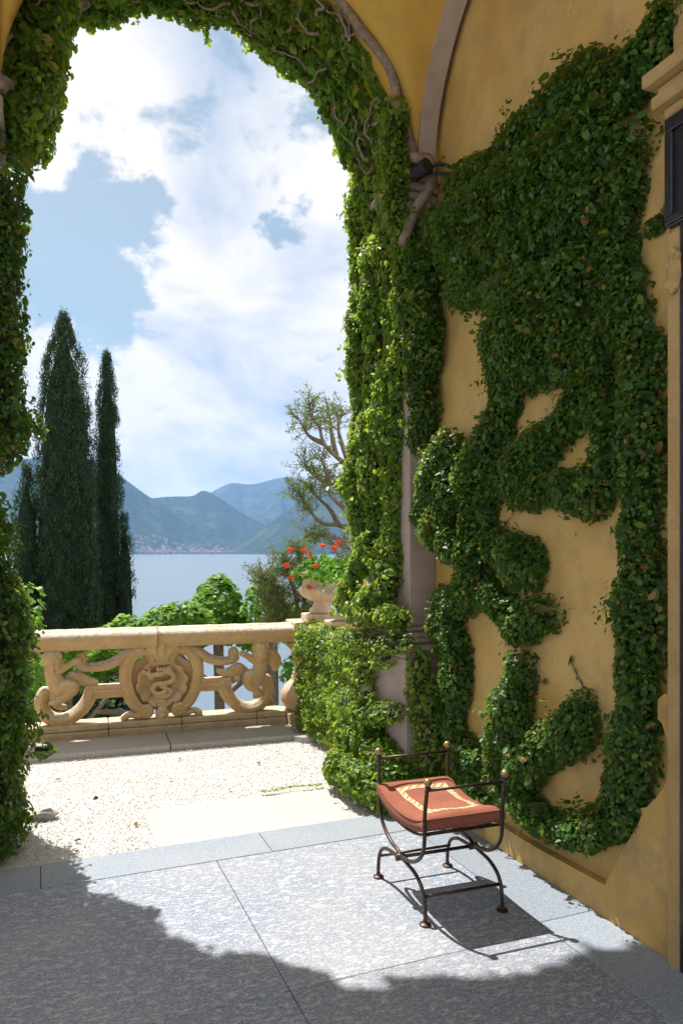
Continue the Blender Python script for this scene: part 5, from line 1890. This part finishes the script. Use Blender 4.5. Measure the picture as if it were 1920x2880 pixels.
for sx in (-1, 1):
    pts = [cw(sx * (HX - 0.012), y, seat_z(y) - 0.012) for y in np.linspace(-0.281, 0.281, 17)]
    tube('seat_rail', pts, 0.0095, 'iron', ch, 8, (Vector((0, 0, 1)), 0.6))
for y in np.linspace(-0.25, 0.25, 8):
    tube('seat_slat', [cw(-HX + 0.01, y, seat_z(y) - 0.013), cw(HX - 0.01, y, seat_z(y) - 0.013)], 0.007, 'iron', ch, 6, (Vector((0, 0, 1)), 0.5))

# cushion lies on the seat
cu = empty('seat_cushion', 'rust orange linen cushion with a cream wave braid on the iron chair', 'cushion', (CHX, CHY, 0.37), None, CHR)
CW2, CD2 = 0.208, 0.272


def cush_top(x, y):
    ex = max(0, (abs(x) / CW2 - 0.80) / 0.20)
    ey = max(0, (abs(y) / CD2 - 0.84) / 0.16)
    e = min(1, math.hypot(ex, ey))
    z = seat_z(y) + 0.078 + 0.012 * (1 - (x / CW2) ** 2) * (1 - (y / CD2) ** 2)
    z -= 0.020 * e ** 2.2
    z += 0.0025 * math.sin(x * 31 + y * 17) * (1 - e) + 0.0022 * math.sin(y * 43 - x * 11) * (1 - e)
    return z


bm = bmesh.new()
NX, NY = 30, 40
grid = []
for j in range(NY + 1):
    row = []
    for i in range(NX + 1):
        u, v = -1 + 2 * i / NX, -1 + 2 * j / NY
        x, y = CW2 * math.sin(u * PI / 2 * 0.999), CD2 * math.sin(v * PI / 2 * 0.999)
        k = 1 + 0.012 * math.sin(v * 5) * (abs(u) > 0.9)
        row.append(bm.verts.new(cw(x * k, y, cush_top(x, y))))
    grid.append(row)
for j in range(NY):
    for i in range(NX):
        bm.faces.new((grid[j][i], grid[j][i + 1], grid[j + 1][i + 1], grid[j + 1][i]))
loop = [grid[0][i] for i in range(NX + 1)] + [grid[j][NX] for j in range(1, NY + 1)] + [grid[NY][i] for i in range(NX - 1, -1, -1)] + [grid[j][0] for j in range(NY - 1, 0, -1)]
inv = CM.inverted()
prev = loop
for lv_, outw in ((0.35, 1.022), (0.65, 1.024), (1.0, 0.985)):
    cur = []
    for v in loop:
        q = inv @ v.co
        zb = seat_z(q.y) + 0.002
        cur.append(bm.verts.new(cw(q.x * outw, q.y * outw, q.z + (zb - q.z) * lv_ + 0.0015 * math.sin(q.x * 60 + q.y * 50))))
    for k in range(len(loop)):
        bm.faces.new((prev[k], cur[k], cur[(k + 1) % len(loop)], prev[(k + 1) % len(loop)]))
    prev = cur
bm.faces.new(prev[::-1])
link('cover', from_bm(bm), 'linen', cu, True)
# piping round the top edge and zip along one side
pip = []
for a in range(len(loop) + 1):
    pass
edge = [(CW2 * 1.004 * sx_, y) for sx_, y in []]
pts = []
for t_ in np.linspace(0, 1, 15):
    pts.append((-CW2 + 2 * CW2 * t_, -CD2))
for t_ in np.linspace(0, 1, 19)[1:]:
    pts.append((CW2, -CD2 + 2 * CD2 * t_))
for t_ in np.linspace(0, 1, 15)[1:]:
    pts.append((CW2 - 2 * CW2 * t_, CD2))
for t_ in np.linspace(0, 1, 19)[1:]:
    pts.append((-CW2, CD2 - 2 * CD2 * t_))
tube('piping', [cw(x * 1.006, y * 1.006, cush_top(x, y) - 0.001) for x, y in pts], 0.0036, 'linen', cu, 6)
tube('zip', [cw(-CW2 * 1.026, y, seat_z(y) + 0.030) for y in np.linspace(-0.25, 0.22, 16)], 0.0028, 'zip', cu, 6)


def band(pts, w, lift, mat, name, closed=True):
    bm = bmesh.new()
    rows = []
    n = len(pts)
    for i, (x, y, nx_, ny_) in enumerate(pts):
        rows.append([bm.verts.new(cw(x + nx_ * o, y + ny_ * o, cush_top(x + nx_ * o, y + ny_ * o) + lift)) for o in (-w / 2, -w / 6, w / 6, w / 2)])
    for i in range(n - 1):
        for k in range(3):
            bm.faces.new((rows[i][k], rows[i + 1][k], rows[i + 1][k + 1], rows[i][k + 1]))
    return link(name, from_bm(bm), mat, cu)


bx, by, bw = 0.124, 0.168, 0.031
sides_ = []
for (xa, ya), (xb, yb), nn in (((-bx - bw / 2, -by), (bx + bw / 2, -by), (0, 1)), ((bx, -by + bw / 2 + 0.0005), (bx, by - bw / 2 - 0.0005), (1, 0)), ((bx + bw / 2, by), (-bx - bw / 2, by), (0, 1)), ((-bx, by - bw / 2 - 0.0005), (-bx, -by + bw / 2 + 0.0005), (1, 0))):
    m = 40
    pts = [(xa + (xb - xa) * i / m, ya + (yb - ya) * i / m, nn[0], nn[1]) for i in range(m + 1)]
    band(pts, bw, 0.0016, 'cream', 'braid')
    L_ = math.hypot(xb - xa, yb - ya)
    nw = round(L_ / 0.046)
    for i in range(nw):
        wp = []
        for q in range(9):
            t_ = (i + 0.12 + 0.80 * q / 8) / nw
            o = 0.0085 * math.cos(q / 8 * PI * 1.0) + 0.002
            wp.append((xa + (xb - xa) * t_ + nn[0] * o, ya + (yb - ya) * t_ + nn[1] * o, nn[0], nn[1]))
        bm = bmesh.new()
        rows = []
        for qi, (x, y, a_, b_) in enumerate(wp):
            ww = 0.0075 * math.sin(PI * (0.12 + 0.76 * qi / 8))
            rows.append([bm.verts.new(cw(x + a_ * o, y + b_ * o, cush_top(x + a_ * o, y + b_ * o) + 0.0026)) for o in (-ww, ww)])
        for a_, b_ in zip(rows[:-1], rows[1:]):
            bm.faces.new((a_[0], b_[0], b_[1], a_[1]))
        link('wave_motif', from_bm(bm), 'ochre_thread', cu)

# ================================================================== HAZE
HAZE = 0.000066
t = NT('lake_haze')
pv_ = t.n('ShaderNodeVolumePrincipled')
pv_.inputs['Color'].default_value = (0.30, 0.535, 1.0, 1)
pv_.inputs['Density'].default_value = HAZE
pv_.inputs['Anisotropy'].default_value = 0.2
t.l(pv_.outputs[0], t.out.inputs['Volume'])
hz = box('haze', (-9100, 9100, -7100, 11600, WATER - 12, 1100), t.m)
props(hz, 'pale blue air over the lake and the mountains', 'haze', kind='stuff')
for o in bpy.data.objects:
    if '_local' in o:
        del o['_local']
